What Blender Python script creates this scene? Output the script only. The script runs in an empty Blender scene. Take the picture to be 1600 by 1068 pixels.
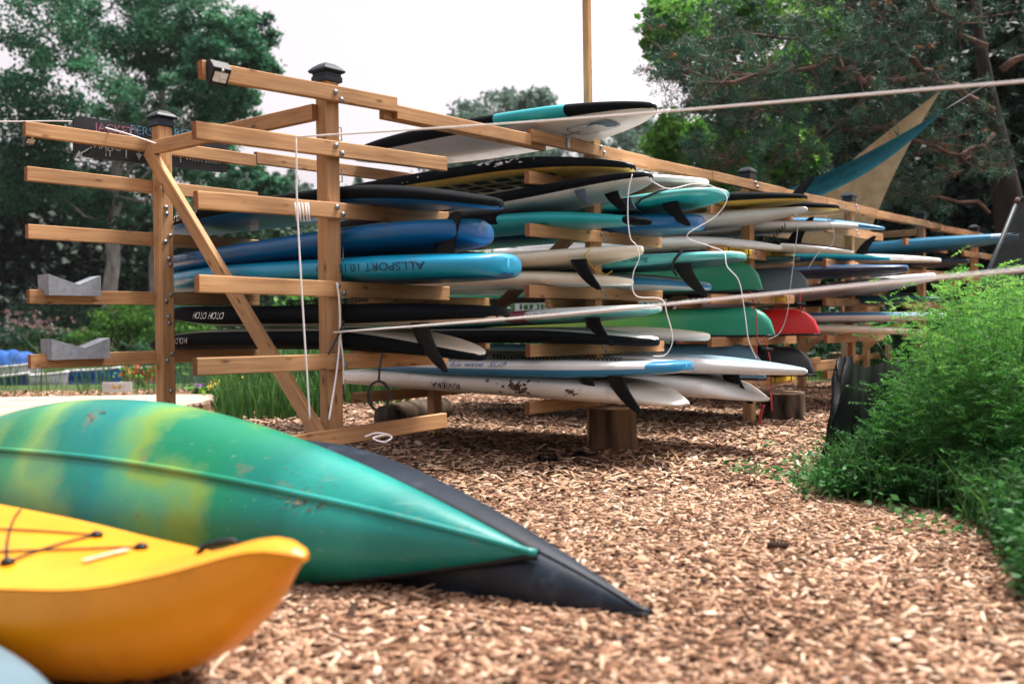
import bpy, math, random
import numpy as np
from mathutils import Vector, Matrix
random.seed(7); np.random.seed(7)
PI = math.pi
SC = bpy.context.scene
COL = SC.collection

# ------------------------------------------------------------------ camera
EYE, PIT, ROL, FPX = 0.87, 0.0135, 0.012, 1555.0
V = lambda *a: np.array(a, float)
fw = V(0, math.cos(PIT), -math.sin(PIT))
_R, _U = V(1, 0, 0), V(0, math.sin(PIT), math.cos(PIT))
CR = math.cos(ROL)*_R - math.sin(ROL)*_U
CU = math.sin(ROL)*_R + math.cos(ROL)*_U
CAM = V(0, 0, EYE)
cd = bpy.data.cameras.new('camera'); cam = bpy.data.objects.new('camera', cd); COL.objects.link(cam)
cd.sensor_width = 36; cd.lens = 36*FPX/1600; cd.clip_start = .05; cd.clip_end = 3000
cam.matrix_world = Matrix(((CR[0], CU[0], -fw[0], 0), (CR[1], CU[1], -fw[1], 0), (CR[2], CU[2], -fw[2], EYE), (0, 0, 0, 1)))
cd.dof.use_dof = True; cd.dof.focus_distance = 6.6; cd.dof.aperture_fstop = 1.7
SC.camera = cam
# ------------------------------------------------------------------ world, sun, exposure
SUN_EL, SUN_AZ = math.radians(68), math.radians(62)     # high soft sun on the right, behind thin cloud
wd = bpy.data.worlds.new('World'); SC.world = wd; wd.use_nodes = True
nt = wd.node_tree; nt.nodes.clear()
sky = nt.nodes.new('ShaderNodeTexSky'); sky.sky_type = 'NISHITA'; sky.sun_disc = False
sky.sun_elevation = SUN_EL; sky.sun_rotation = SUN_AZ; sky.dust_density = 5; sky.air_density = 1
hs = nt.nodes.new('ShaderNodeHueSaturation'); hs.inputs['Saturation'].default_value = .12
tn = nt.nodes.new('ShaderNodeMix'); tn.data_type = 'RGBA'; tn.blend_type = 'MULTIPLY'; tn.inputs[0].default_value = 1
tn.inputs[7].default_value = (1.0, .905, .93, 1)
bgn = nt.nodes.new('ShaderNodeBackground'); bgn.inputs['Strength'].default_value = .112
wo = nt.nodes.new('ShaderNodeOutputWorld')
nt.links.new(sky.outputs[0], hs.inputs['Color']); nt.links.new(hs.outputs[0], tn.inputs[6])
nt.links.new(tn.outputs[2], bgn.inputs['Color']); nt.links.new(bgn.outputs[0], wo.inputs['Surface'])
sl = bpy.data.lights.new('sun', 'SUN'); sl.energy = 2.9; sl.angle = math.radians(12); sl.color = (1, .95, .88)
so = bpy.data.objects.new('sun', sl); COL.objects.link(so)
sd = Vector((math.sin(SUN_AZ)*math.cos(SUN_EL), math.cos(SUN_AZ)*math.cos(SUN_EL), math.sin(SUN_EL)))
so.rotation_euler = sd.to_track_quat('Z', 'Y').to_euler(); so.location = (0, 0, 30)
SC.view_settings.view_transform = 'Standard'; SC.view_settings.look = 'None'
SC.view_settings.exposure = 1.3; SC.view_settings.gamma = 1; SC.view_settings.use_curve_mapping = False
SC.cycles.max_bounces = 6; SC.cycles.transparent_max_bounces = 8
SC.cycles.diffuse_bounces = 2; SC.cycles.glossy_bounces = 2

# ------------------------------------------------------------------ placing helpers
def proj(P):
    d = np.asarray(P, float) - CAM; z = d @ fw
    return np.stack([800 + FPX*(d @ CR)/z, 534 - FPX*(d @ CU)/z], -1)
def ray(x, y): return fw + (x-800)/FPX*CR + (534-y)/FPX*CU
def at_depth(x, y, D):                       # world point seen at pixel x,y that lies D metres ahead
    d = ray(x, y); return CAM + d*(D/d[1])
def on_z(x, y, z=0.0):                       # world point seen at pixel x,y that lies at height z
    d = ray(x, y); return CAM + d*((z-EYE)/d[2])
TH = 0.69315
rd = V(math.sin(TH), math.cos(TH), 0)        # along the rack
cdv = V(math.cos(TH), -math.sin(TH), 0)      # across the rack, towards the viewer
PA = V(-.9654, 5.2973, 0); SP = 2.44; ROWD = 1.612
def S(s, t, z): return PA + rd*s + cdv*t + V(0, 0, z)
def on_row(x, y, s):                         # world point seen at pixel x,y in the plane across the rack at s
    d = ray(x, y); k = ((PA + rd*s - CAM) @ rd)/(d @ rd); return CAM + d*k

# ------------------------------------------------------------------ materials
MATS = {}
def mat(name, col, rough=.6, var=.12, scale=6., bump=.0, bscale=40., spec=.4, col2=None, stretch=None, metal=0., dirt=0., dirtcol=(.12, .09, .06), coat=0.):
    if name in MATS: return MATS[name]
    m = bpy.data.materials.new(name); m.use_nodes = True; n = m.node_tree; N = n.nodes; L = n.links
    b = N['Principled BSDF']; b.inputs['Roughness'].default_value = rough; b.inputs['Metallic'].default_value = metal
    b.inputs['Specular IOR Level'].default_value = spec; b.inputs['Coat Weight'].default_value = coat
    tc = N.new('ShaderNodeTexCoord'); mp = N.new('ShaderNodeMapping'); L.new(tc.outputs['Object'], mp.inputs[0])
    if stretch: mp.inputs['Scale'].default_value = stretch
    nz = N.new('ShaderNodeTexNoise'); nz.inputs['Scale'].default_value = scale; nz.inputs['Detail'].default_value = 6
    L.new(mp.outputs[0], nz.inputs['Vector'])
    cr = N.new('ShaderNodeValToRGB'); c2 = col2 or tuple(max(0, c*(1-2.2*var)) for c in col)
    hi = col if col2 else tuple(min(1, c*(1+var)) for c in col)
    cr.color_ramp.elements[0].position = .32; cr.color_ramp.elements[1].position = .68
    cr.color_ramp.elements[0].color = (*c2, 1); cr.color_ramp.elements[1].color = (*hi, 1)
    L.new(nz.outputs[0], cr.inputs[0]); out = cr.outputs[0]
    if dirt:
        n2 = N.new('ShaderNodeTexNoise'); n2.inputs['Scale'].default_value = 5.5; n2.inputs['Detail'].default_value = 9; n2.inputs['Roughness'].default_value = .7
        L.new(tc.outputs['Object'], n2.inputs['Vector'])
        r2 = N.new('ShaderNodeValToRGB'); r2.color_ramp.elements[0].position = .6-.12*dirt; r2.color_ramp.elements[1].position = .78-.1*dirt
        L.new(n2.outputs[0], r2.inputs[0])
        mm = N.new('ShaderNodeMath'); mm.operation = 'MULTIPLY'; mm.inputs[1].default_value = min(1, dirt); L.new(r2.outputs[0], mm.inputs[0])
        mx = N.new('ShaderNodeMix'); mx.data_type = 'RGBA'; L.new(mm.outputs[0], mx.inputs[0]); L.new(out, mx.inputs[6]); mx.inputs[7].default_value = (*dirtcol, 1)
        out = mx.outputs[2]
        rr = N.new('ShaderNodeMapRange'); rr.inputs['To Min'].default_value = rough*.85; rr.inputs['To Max'].default_value = min(1, rough*1.5)
        L.new(n2.outputs[0], rr.inputs[0]); L.new(rr.outputs[0], b.inputs['Roughness'])
    L.new(out, b.inputs['Base Color'])
    if bump:
        n3 = N.new('ShaderNodeTexNoise'); n3.inputs['Scale'].default_value = bscale; n3.inputs['Detail'].default_value = 5; L.new(mp.outputs[0], n3.inputs['Vector'])
        bp = N.new('ShaderNodeBump'); bp.inputs['Strength'].default_value = bump; bp.inputs['Distance'].default_value = .01
        L.new(n3.outputs[0], bp.inputs['Height']); L.new(bp.outputs[0], b.inputs['Normal'])
    MATS[name] = m; return m
def timber(name, dark, light, knot=True):
    m = bpy.data.materials.new(name); m.use_nodes = True; n = m.node_tree; N = n.nodes; L = n.links
    b = N['Principled BSDF']; b.inputs['Roughness'].default_value = .75; b.inputs['Specular IOR Level'].default_value = .25
    at = N.new('ShaderNodeAttribute'); at.attribute_name = 'grain'
    oi = N.new('ShaderNodeObjectInfo')
    ad = N.new('ShaderNodeVectorMath'); ad.operation = 'MULTIPLY_ADD'; ad.inputs[1].default_value = (17, 23, 31)
    cx = N.new('ShaderNodeCombineXYZ'); 
    for i in range(3): L.new(oi.outputs['Random'], cx.inputs[i])
    L.new(cx.outputs[0], ad.inputs[0]); L.new(at.outputs['Vector'], ad.inputs[2])
    mp = N.new('ShaderNodeMapping'); mp.inputs['Scale'].default_value = (1.2, 22, 22); L.new(ad.outputs[0], mp.inputs[0])
    nz = N.new('ShaderNodeTexNoise'); nz.inputs['Scale'].default_value = 2.2; nz.inputs['Detail'].default_value = 8; nz.inputs['Distortion'].default_value = .6; L.new(mp.outputs[0], nz.inputs['Vector'])
    cr = N.new('ShaderNodeValToRGB'); cr.color_ramp.elements[0].position = .25; cr.color_ramp.elements[1].position = .75
    cr.color_ramp.elements[0].color = (*dark, 1); cr.color_ramp.elements[1].color = (*light, 1); L.new(nz.outputs[0], cr.inputs[0])
    # slow board to board and along-board tone change
    n2 = N.new('ShaderNodeTexNoise'); n2.inputs['Scale'].default_value = 1.6; L.new(ad.outputs[0], n2.inputs['Vector'])
    r2 = N.new('ShaderNodeMapRange'); r2.inputs['From Min'].default_value = .3; r2.inputs['From Max'].default_value = .7; r2.inputs['To Min'].default_value = .66; r2.inputs['To Max'].default_value = 1.15; L.new(n2.outputs[0], r2.inputs[0])
    mu = N.new('ShaderNodeMix'); mu.data_type = 'RGBA'; mu.blend_type = 'MULTIPLY'; mu.inputs[0].default_value = 1
    L.new(cr.outputs[0], mu.inputs[6]); L.new(r2.outputs[0], mu.inputs[7]); out = mu.outputs[2]
    if knot:
        m3 = N.new('ShaderNodeMapping'); m3.inputs['Scale'].default_value = (5.5, 15, 15); L.new(ad.outputs[0], m3.inputs[0])
        vo = N.new('ShaderNodeTexVoronoi'); vo.inputs['Scale'].default_value = 1.; L.new(m3.outputs[0], vo.inputs['Vector'])
        r3 = N.new('ShaderNodeValToRGB'); r3.color_ramp.elements[0].position = .05; r3.color_ramp.elements[0].color = (.2, .13, .1, 1); r3.color_ramp.elements[1].position = .2; r3.color_ramp.elements[1].color = (1, 1, 1, 1)
        L.new(vo.outputs['Distance'], r3.inputs[0])
        m4 = N.new('ShaderNodeMix'); m4.data_type = 'RGBA'; m4.blend_type = 'MULTIPLY'; m4.inputs[0].default_value = .8; L.new(out, m4.inputs[6]); L.new(r3.outputs[0], m4.inputs[7]); out = m4.outputs[2]
    L.new(out, b.inputs['Base Color'])
    bp = N.new('ShaderNodeBump'); bp.inputs['Strength'].default_value = .35; bp.inputs['Distance'].default_value = .004; L.new(nz.outputs[0], bp.inputs['Height']); L.new(bp.outputs[0], b.inputs['Normal'])
    MATS[name] = m; return m
def leafmat(name, cols, trans=.3, rough=.55):
    m = bpy.data.materials.new(name); m.use_nodes = True; n = m.node_tree; N = n.nodes; L = n.links
    b = N['Principled BSDF']; b.inputs['Roughness'].default_value = rough; b.inputs['Specular IOR Level'].default_value = .25
    at = N.new('ShaderNodeAttribute'); at.attribute_name = 'rnd'
    cr = N.new('ShaderNodeValToRGB'); el = cr.color_ramp.elements
    el[0].color = (*cols[0], 1); el[1].color = (*cols[-1], 1); el[0].position = 0; el[1].position = 1
    for i, c in enumerate(cols[1:-1]):
        e = el.new((i+1)/(len(cols)-1)); e.color = (*c, 1)
    L.new(at.outputs['Fac'], cr.inputs[0]); L.new(cr.outputs[0], b.inputs['Base Color'])
    if trans:
        t = N.new('ShaderNodeBsdfTranslucent'); L.new(cr.outputs[0], t.inputs[0])
        mx = N.new('ShaderNodeMixShader'); mx.inputs[0].default_value = trans
        L.new(b.outputs[0], mx.inputs[1]); L.new(t.outputs[0], mx.inputs[2]); L.new(mx.outputs[0], N['Material Output'].inputs[0])
    MATS[name] = m; return m

# ------------------------------------------------------------------ mesh helpers
def tag(o, label=None, cat=None, group=None, kind=None):
    if label: o['label'] = label
    if cat: o['category'] = cat
    if group: o['group'] = group
    if kind: o['kind'] = kind
    return o
def empty(name, loc, label=None, cat=None, group=None):
    o = bpy.data.objects.new(name, None); o.location = tuple(loc); o.empty_display_size = .1; COL.objects.link(o)
    return tag(o, label, cat, group)
def wloc(o):
    p = np.zeros(3)
    while o is not None: p = p + np.array(o.location); o = o.parent
    return p
class MB:
    def __init__(s): s.v = []; s.f = []; s.m = []; s.sm = []; s.g = []
    def add(s, vs, fs, mi=0, smooth=False, grain=None):
        b = len(s.v); s.v += [tuple(map(float, p)) for p in vs]
        s.g += [tuple(map(float, p)) for p in (grain if grain is not None else vs)]
        for f in fs: s.f.append([i+b for i in f]); s.m.append(mi); s.sm.append(smooth)
        return s
    def bar(s, a, b, w, h, up=(0, 0, 1), bev=.004, mi=0):      # squared timber from a to b, w wide, h high, with eased edges
        a = np.asarray(a, float); b = np.asarray(b, float); x = b-a; ln = np.linalg.norm(x); x = x/ln
        y = np.cross(up, x); y = y/np.linalg.norm(y); z = np.cross(x, y)
        pr = [(-w/2+bev, -h/2), (w/2-bev, -h/2), (w/2, -h/2+bev), (w/2, h/2-bev), (w/2-bev, h/2), (-w/2+bev, h/2), (-w/2, h/2-bev), (-w/2, -h/2+bev)]
        vs = []; gs = []
        for k in (0, 1):
            for p, q in pr: vs.append(a + x*ln*k + y*p + z*q); gs.append((ln*k, p, q))
        s.add(vs, [[i, (i+1) % 8, 8+(i+1) % 8, 8+i] for i in range(8)], mi, False, gs); k = len(s.v)-16
        for f in (list(range(7, -1, -1)), list(range(8, 16))): s.f.append([i+k for i in f]); s.m.append(1); s.sm.append(False)
        return s
    def box(s, c, sx, sy, sz, ax=None, bev=.0, mi=0):
        c = np.asarray(c, float); ax = ax or (V(1, 0, 0), V(0, 1, 0))
        return s.bar(c-ax[0]*sx/2, c+ax[0]*sx/2, sy, sz, up=np.cross(ax[0], ax[1]), bev=bev or min(sy, sz)*.06, mi=mi)
    def tube(s, pts, rad, seg=8, mi=0, caps=True):
        pts = [np.asarray(p, float) for p in pts]; n = len(pts)
        rad = [rad]*n if np.isscalar(rad) else rad
        vs = []; prev = None
        for i, p in enumerate(pts):
            t = pts[min(i+1, n-1)] - pts[max(i-1, 0)]; t = t/(np.linalg.norm(t)+1e-9)
            if prev is None:
                u = np.cross(t, (0, 0, 1)); u = u if np.linalg.norm(u) > .05 else np.cross(t, (0, 1, 0))
            else: u = prev - t*(prev @ t)
            u = u/(np.linalg.norm(u)+1e-9); prev = u; w = np.cross(t, u)
            for k in range(seg):
                a = 2*PI*k/seg; vs.append(p + rad[i]*(u*math.cos(a)+w*math.sin(a)))
        fs = [[i*seg+k, i*seg+(k+1) % seg, (i+1)*seg+(k+1) % seg, (i+1)*seg+k] for i in range(n-1) for k in range(seg)]
        if caps: fs += [list(range(seg-1, -1, -1)), [(n-1)*seg+k for k in range(seg)]]
        return s.add(vs, fs, mi, True)
    def lathe(s, base, prof, seg=16, mi=0, axis=(0, 0, 1), smooth=True):   # prof: (radius, height)
        a = np.asarray(axis, float); a = a/np.linalg.norm(a); u = np.cross(a, (1, 0, 0)); u = u if np.linalg.norm(u) > .1 else np.cross(a, (0, 1, 0)); u = u/np.linalg.norm(u); w = np.cross(a, u)
        vs = [np.asarray(base)+a*h+r*(u*math.cos(2*PI*k/seg)+w*math.sin(2*PI*k/seg)) for r, h in prof for k in range(seg)]
        n = len(prof); fs = [[i*seg+k, i*seg+(k+1) % seg, (i+1)*seg+(k+1) % seg, (i+1)*seg+k] for i in range(n-1) for k in range(seg)]
        fs += [list(range(seg-1, -1, -1)), [(n-1)*seg+k for k in range(seg)]]
        return s.add(vs, fs, mi, smooth)
    def grid(s, P, mi=0, smooth=True, flip=False, closed=False):           # P[i][j]
        n = len(P); m = len(P[0]); vs = [q for row in P for q in row]; mm = m if closed else m-1
        fs = [[i*m+j, i*m+(j+1) % m, (i+1)*m+(j+1) % m, (i+1)*m+j] for i in range(n-1) for j in range(mm)]
        if flip: fs = [f[::-1] for f in fs]
        return s.add(vs, fs, mi, smooth)
    def build(s, name, mats, parent=None, label=None, kind=None, cat=None, group=None, loc=None):
        me = bpy.data.meshes.new(name); org = wloc(parent) if parent is not None else (np.asarray(loc, float) if loc is not None else np.zeros(3))
        me.from_pydata([tuple(np.array(p)-org) for p in s.v], [], s.f)
        if mats is WOOD: mats = [WOOD, WOODEND]
        ml = mats if isinstance(mats, (list, tuple)) else [mats]
        for m in ml: me.materials.append(m)
        me.polygons.foreach_set('material_index', [min(i, len(ml)-1) for i in s.m]); me.polygons.foreach_set('use_smooth', s.sm)
        at = me.attributes.new('grain', 'FLOAT_VECTOR', 'POINT'); at.data.foreach_set('vector', np.array(s.g, np.float32).ravel())
        me.update(); o = bpy.data.objects.new(name, me); COL.objects.link(o)
        if parent is not None: o.parent = parent
        elif loc is not None: o.location = tuple(org)
        return tag(o, label, cat, group, kind)
def fast_mesh(name, verts, nper, mats, parent=None, rnd=None, loc=None, faces=None, smooth=False):
    """many small polygons: verts (N*k,3); faces index array (M,nper) or consecutive"""
    verts = np.asarray(verts, np.float32)
    org = wloc(parent) if parent is not None else (np.asarray(loc) if loc is not None else np.zeros(3))
    me = bpy.data.meshes.new(name); me.vertices.add(len(verts)); me.vertices.foreach_set('co', (verts-org.astype(np.float32)).ravel())
    idx = np.arange(len(verts), dtype=np.int32) if faces is None else np.asarray(faces, np.int32).ravel()
    nf = len(idx)//nper
    me.loops.add(len(idx)); me.loops.foreach_set('vertex_index', idx)
    me.polygons.add(nf); me.polygons.foreach_set('loop_start', np.arange(0, len(idx), nper, dtype=np.int32))
    try: me.polygons.foreach_set('loop_total', np.full(nf, nper, np.int32))
    except Exception: pass
    if smooth: me.polygons.foreach_set('use_smooth', np.ones(nf, bool))
    for m in (mats if isinstance(mats, (list, tuple)) else [mats]): me.materials.append(m)
    if rnd is not None:
        a = me.attributes.new('rnd', 'FLOAT', 'FACE'); a.data.foreach_set('value', np.asarray(rnd, np.float32))
    me.update(calc_edges=True); o = bpy.data.objects.new(name, me); COL.objects.link(o)
    if parent is not None: o.parent = parent
    elif loc is not None: o.location = tuple(org)
    return o
def unit(a): return a/(np.linalg.norm(a, axis=-1, keepdims=True)+1e-9)
def leaf_quads(C, size, rng, up=.5, aspect=.55, droop=0., dirs=None):
    """diamond-shaped leaves at centres C"""
    n = len(C); nrm = unit(rng.normal(size=(n, 3)) + V(0, 0, up)*2)
    d = unit(rng.normal(size=(n, 3)) + V(0, 0, -droop)) if dirs is None else unit(dirs + .5*rng.normal(size=(n, 3)))
    d = unit(d - nrm*np.sum(d*nrm, 1, keepdims=True)); w = np.cross(nrm, d)
    sz = (size*rng.uniform(.6, 1.35, n))[:, None]
    a = C - d*sz*.5; b = C + w*sz*aspect*.5 + nrm*sz*.06 - d*sz*.06; c = C + d*sz*.55 - nrm*sz*.05; e = C - w*sz*aspect*.5 + nrm*sz*.06 - d*sz*.06
    return np.stack([a, b, c, e], 1).reshape(-1, 3)
# ---- text: flat outlines triangulated by Blender's own font
def text_geo(body, size, shear=0., space=1.):
    cu = bpy.data.curves.new('lettering', 'FONT'); cu.body = body; cu.size = size; cu.shear = shear; cu.align_x = 'CENTER'; cu.align_y = 'CENTER'; cu.space_character = space
    cu.resolution_u = 3
    o = bpy.data.objects.new('lettering', cu); COL.objects.link(o)
    dg = bpy.context.evaluated_depsgraph_get(); me = bpy.data.meshes.new_from_object(o.evaluated_get(dg))
    v = [tuple(p.co) for p in me.vertices]; f = [list(p.vertices) for p in me.polygons]
    bpy.data.objects.remove(o); bpy.data.curves.remove(cu); bpy.data.meshes.remove(me)
    return np.array(v), f
def flat_text(body, size, origin, ex, ey, m, parent, shear=0., thick=None, name='lettering', sx=1.):
    v, f = text_geo(body, size, shear)
    b = MB(); b.add([np.asarray(origin)+np.asarray(ex)*p[0]*sx+np.asarray(ey)*p[1] for p in v], f); return b.build(name, m, parent)

# ------------------------------------------------------------------ shared materials
WOOD = timber('cedar timber', (.35, .18, .08), (.62, .37, .18))
WOODEND = timber('cedar end grain', (.2, .075, .03), (.34, .15, .07), False)
WOODO = timber('weathered timber', (.2, .12, .075), (.42, .27, .17))
DECKW = timber('bleached deck plank', (.36, .25, .2), (.62, .47, .39), False)
BLACKP = mat('black plastic', (.008, .010, .013), .42, .1, spec=.25)
CAPM = mat('slate cap plastic', (.007, .018, .028), .42, .15, spec=.3)
BOLT = mat('zinc bolt', (.32, .36, .42), .38, .2, 30, metal=.85)
STEEL = mat('dull steel', (.3, .33, .37), .4, .2, 20, metal=.7)
ROPE = mat('white rope', (.86, .85, .85), .8, .03, 60)
ROPEG = mat('grey cord', (.5, .5, .5), .85, .15, 60)
REDR = mat('red cord', (.62, .07, .08), .8, .35, 120)
YELR = mat('yellow cord', (.65, .42, .05), .7, .2, 60)
BLKC = mat('black leash cord', (.012, .012, .014), .5, .1)
GFOAM = mat('grey foam', (.26, .29, .33), .85, .1, 30, .25, 160)
YFOAM = mat('yellow foam', (.72, .5, .02), .75, .1, 20)

# =====================================================================  GROUND, WATER
def pond_depth(x, y):
    a = np.clip((y-17)/4, 0, 1)*np.clip((37-y)/3, 0, 1)
    b = np.clip((-1.6-x-.0*y)/3, 0, 1)
    k = a*b; return k*k*(3-2*k)
def ground_h(x, y):
    h = -1.1*pond_depth(x, y)
    h = h + .35*np.clip((y-34)/6, 0, 1)*np.clip((-2-x)/4, 0, 1)
    h = h + np.clip((y-42)/60, 0, 1)**1.3*3.0
    return h
def ground_material():
    m = bpy.data.materials.new('wood mulch ground'); m.use_nodes = True; n = m.node_tree; N = n.nodes; L = n.links
    b = N['Principled BSDF']; b.inputs['Roughness'].default_value = .9; b.inputs['Specular IOR Level'].default_value = .15
    tc = N.new('ShaderNodeTexCoord')
    vo = N.new('ShaderNodeTexVoronoi'); vo.inputs['Scale'].default_value = 38; vo.inputs['Randomness'].default_value = 1
    wn = N.new('ShaderNodeTexNoise'); wn.inputs['Scale'].default_value = 25
    va = N.new('ShaderNodeVectorMath'); va.operation = 'MULTIPLY_ADD'; va.inputs[1].default_value = (.05, .05, .05)
    L.new(tc.outputs['Object'], wn.inputs['Vector']); L.new(wn.outputs['Color'], va.inputs[0]); L.new(tc.outputs['Object'], va.inputs[2]); L.new(va.outputs[0], vo.inputs['Vector'])
    sp = N.new('ShaderNodeSeparateColor'); L.new(vo.outputs['Color'], sp.inputs[0])
    cr = N.new('ShaderNodeValToRGB'); el = cr.color_ramp.elements
    el[0].color = (.012, .008, .006, 1); el[1].color = (.3, .19, .12, 1); e = el.new(.35); e.color = (.045, .024, .014, 1); e = el.new(.7); e.color = (.15, .08, .045, 1)
    L.new(sp.outputs[0], cr.inputs[0])
    gn = N.new('ShaderNodeTexNoise'); gn.inputs['Scale'].default_value = .5; gn.inputs['Detail'].default_value = 8; L.new(tc.outputs['Object'], gn.inputs['Vector'])
    sx = N.new('ShaderNodeSeparateXYZ'); L.new(tc.outputs['Object'], sx.inputs[0])
    my = N.new('ShaderNodeMapRange'); my.inputs['From Min'].default_value = 13.5; my.inputs['From Max'].default_value = 16; L.new(sx.outputs[1], my.inputs[0])
    ad = N.new('ShaderNodeMath'); ad.operation = 'MULTIPLY_ADD'; ad.inputs[1].default_value = .6; ad.inputs[2].default_value = -.3; L.new(gn.outputs[0], ad.inputs[0])
    ad2 = N.new('ShaderNodeMath'); ad2.operation = 'ADD'; ad2.use_clamp = True; L.new(ad.outputs[0], ad2.inputs[0]); L.new(my.outputs[0], ad2.inputs[1])
    fn = N.new('ShaderNodeTexNoise'); fn.inputs['Scale'].default_value = 9; fn.inputs['Detail'].default_value = 8; L.new(tc.outputs['Object'], fn.inputs['Vector'])
    gr = N.new('ShaderNodeValToRGB'); gr.color_ramp.elements[0].color = (.02, .035, .012, 1); gr.color_ramp.elements[1].color = (.09, .14, .04, 1); L.new(fn.outputs[0], gr.inputs[0])
    mx = N.new('ShaderNodeMix'); mx.data_type = 'RGBA'; L.new(ad2.outputs[0], mx.inputs[0]); L.new(cr.outputs[0], mx.inputs[6]); L.new(gr.outputs[0], mx.inputs[7])
    L.new(mx.outputs[2], b.inputs['Base Color'])
    bp = N.new('ShaderNodeBump'); bp.inputs['Strength'].default_value = .9; bp.inputs['Distance'].default_value = .02; L.new(sp.outputs[1], bp.inputs['Height']); L.new(bp.outputs[0], b.inputs['Normal'])
    return m
GROUNDM = ground_material()
def build_ground():
    xs = np.concatenate([[-900, -300, -120], np.arange(-70, 70.1, 1.), [120, 300, 900]])
    ys = np.concatenate([[-300, -60, -15], np.arange(-6, 110.1, 1.), [150, 300, 1200]])
    X, Y = np.meshgrid(xs, ys, indexing='ij'); Z = ground_h(X, Y)
    P = np.stack([X, Y, Z], -1).reshape(-1, 3); m = len(ys); n = len(xs)
    I, J = np.meshgrid(np.arange(n-1), np.arange(m-1), indexing='ij')
    F = np.stack([I*m+J, (I+1)*m+J, (I+1)*m+J+1, I*m+J+1], -1).reshape(-1, 4)
    o = fast_mesh('ground', P, 4, GROUNDM, faces=F, smooth=True); tag(o, kind='structure')
    wm = bpy.data.materials.new('pond water'); wm.use_nodes = True; b = wm.node_tree.nodes['Principled BSDF']
    b.inputs['Base Color'].default_value = (.02, .03, .035, 1); b.inputs['Roughness'].default_value = .06; b.inputs['IOR'].default_value = 1.33
    nz = wm.node_tree.nodes.new('ShaderNodeTexNoise'); nz.inputs['Scale'].default_value = 3; tc = wm.node_tree.nodes.new('ShaderNodeTexCoord')
    mp = wm.node_tree.nodes.new('ShaderNodeMapping'); mp.inputs['Scale'].default_value = (.6, 2, 1)
    bp = wm.node_tree.nodes.new('ShaderNodeBump'); bp.inputs['Strength'].default_value = .12; bp.inputs['Distance'].default_value = .05
    wm.node_tree.links.new(tc.outputs['Object'], mp.inputs[0]); wm.node_tree.links.new(mp.outputs[0], nz.inputs['Vector'])
    wm.node_tree.links.new(nz.outputs[0], bp.inputs['Height']); wm.node_tree.links.new(bp.outputs[0], b.inputs['Normal'])
    w = MB().add([(-70, 16, WATER), (1, 16, WATER), (1, 40, WATER), (-70, 40, WATER)], [[0, 1, 2, 3]]).build('pond_water', wm); tag(w, kind='structure')
WATER = -.42
build_ground()
def build_chips():
    rng = np.random.default_rng(3)
    m = leafmat('wood chip', [(.022, .012, .008), (.07, .03, .015), (.21, .105, .058), (.37, .22, .135), (.49, .325, .215), (.73, .56, .43)], 0, .85)
    def sample(n, y0, y1):
        y = np.sqrt(rng.uniform(y0*y0, y1*y1, n)); x = rng.uniform(-.56, .56, n)*y + rng.normal(size=n)*.1
        return x, y
    def chips(n, y0, y1, ln, wd, full):
        x, y = sample(n, y0, y1); n = len(x)
        L_ = ln*np.exp(rng.normal(size=n)*.6)*.5; L_ = np.minimum(L_, ln*1.9); W_ = wd*np.exp(rng.normal(size=n)*.35)*.5; T_ = rng.uniform(.0015, .004, n)
        W_ = np.minimum(W_, L_)
        yaw = rng.uniform(0, 2*PI, n); pit = rng.normal(size=n)*.15; rol = rng.normal(size=n)*.2
        ex = np.stack([np.cos(yaw)*np.cos(pit), np.sin(yaw)*np.cos(pit), np.sin(pit)], 1)
        ey = np.stack([-np.sin(yaw)*np.cos(rol), np.cos(yaw)*np.cos(rol), np.sin(rol)], 1); ez = np.cross(ex, ey)
        z = rng.uniform(.001, .012, n) + np.abs(np.sin(pit))*L_*.7 + np.abs(np.sin(rol))*W_*.7
        C = np.stack([x, y, z], 1)
        a = rng.uniform(.55, 1., (n, 4)); sk = rng.uniform(-.35, .35, (n, 4))
        q = []
        for k, (sx, sy) in enumerate(((-1, -1), (1, -1), (1, 1), (-1, 1))):
            q.append(C + ex*(L_*(sx + sk[:, k]*.5))[:, None] + ey*(W_*sy*a[:, k])[:, None] + ez*(rng.normal(size=n)*.15*W_)[:, None])
        pt = .5*np.sin(1.9*x+1.3*np.sin(1.1*y)+.7)*np.sin(1.5*y+1.1*np.sin(1.7*x))+.35*np.sin(5.3*x+2*np.sin(3.1*y))*np.sin(4.7*y+x)
        rnd = np.clip(rng.beta(2.0, 1.7, n)+.13*pt, 0, 1)
        if not full: return np.stack(q, 1).reshape(-1, 3), None, rnd
        t = np.stack(q, 1); lo = t - ez[:, None, :]*T_[:, None, None]
        vs = np.concatenate([t, lo], 1).reshape(-1, 3); b = (np.arange(n)*8)[:, None]
        fs = np.stack([b+V(*f).astype(int) for f in ((0, 1, 2, 3), (0, 4, 5, 1), (1, 5, 6, 2), (2, 6, 7, 3), (3, 7, 4, 0))], 1).reshape(-1, 4)
        return vs, fs, np.repeat(rnd, 5)
    v1, f1, r1 = chips(70000, 1.6, 5.2, .026, .013, True)
    o = fast_mesh('wood_chips', v1, 4, m, rnd=r1, faces=f1); tag(o, 'loose tan and brown wood chips spread over the yard in front of the rack', 'wood chips', kind='stuff')
    v2, f2, r2 = chips(150000, 5.0, 15, .036, .018, False)
    o = fast_mesh('wood_chips', v2, 4, m, rnd=r2); tag(o, 'wood chips farther back, beneath and behind the rack', 'wood chips', kind='stuff')
build_chips()

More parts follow.
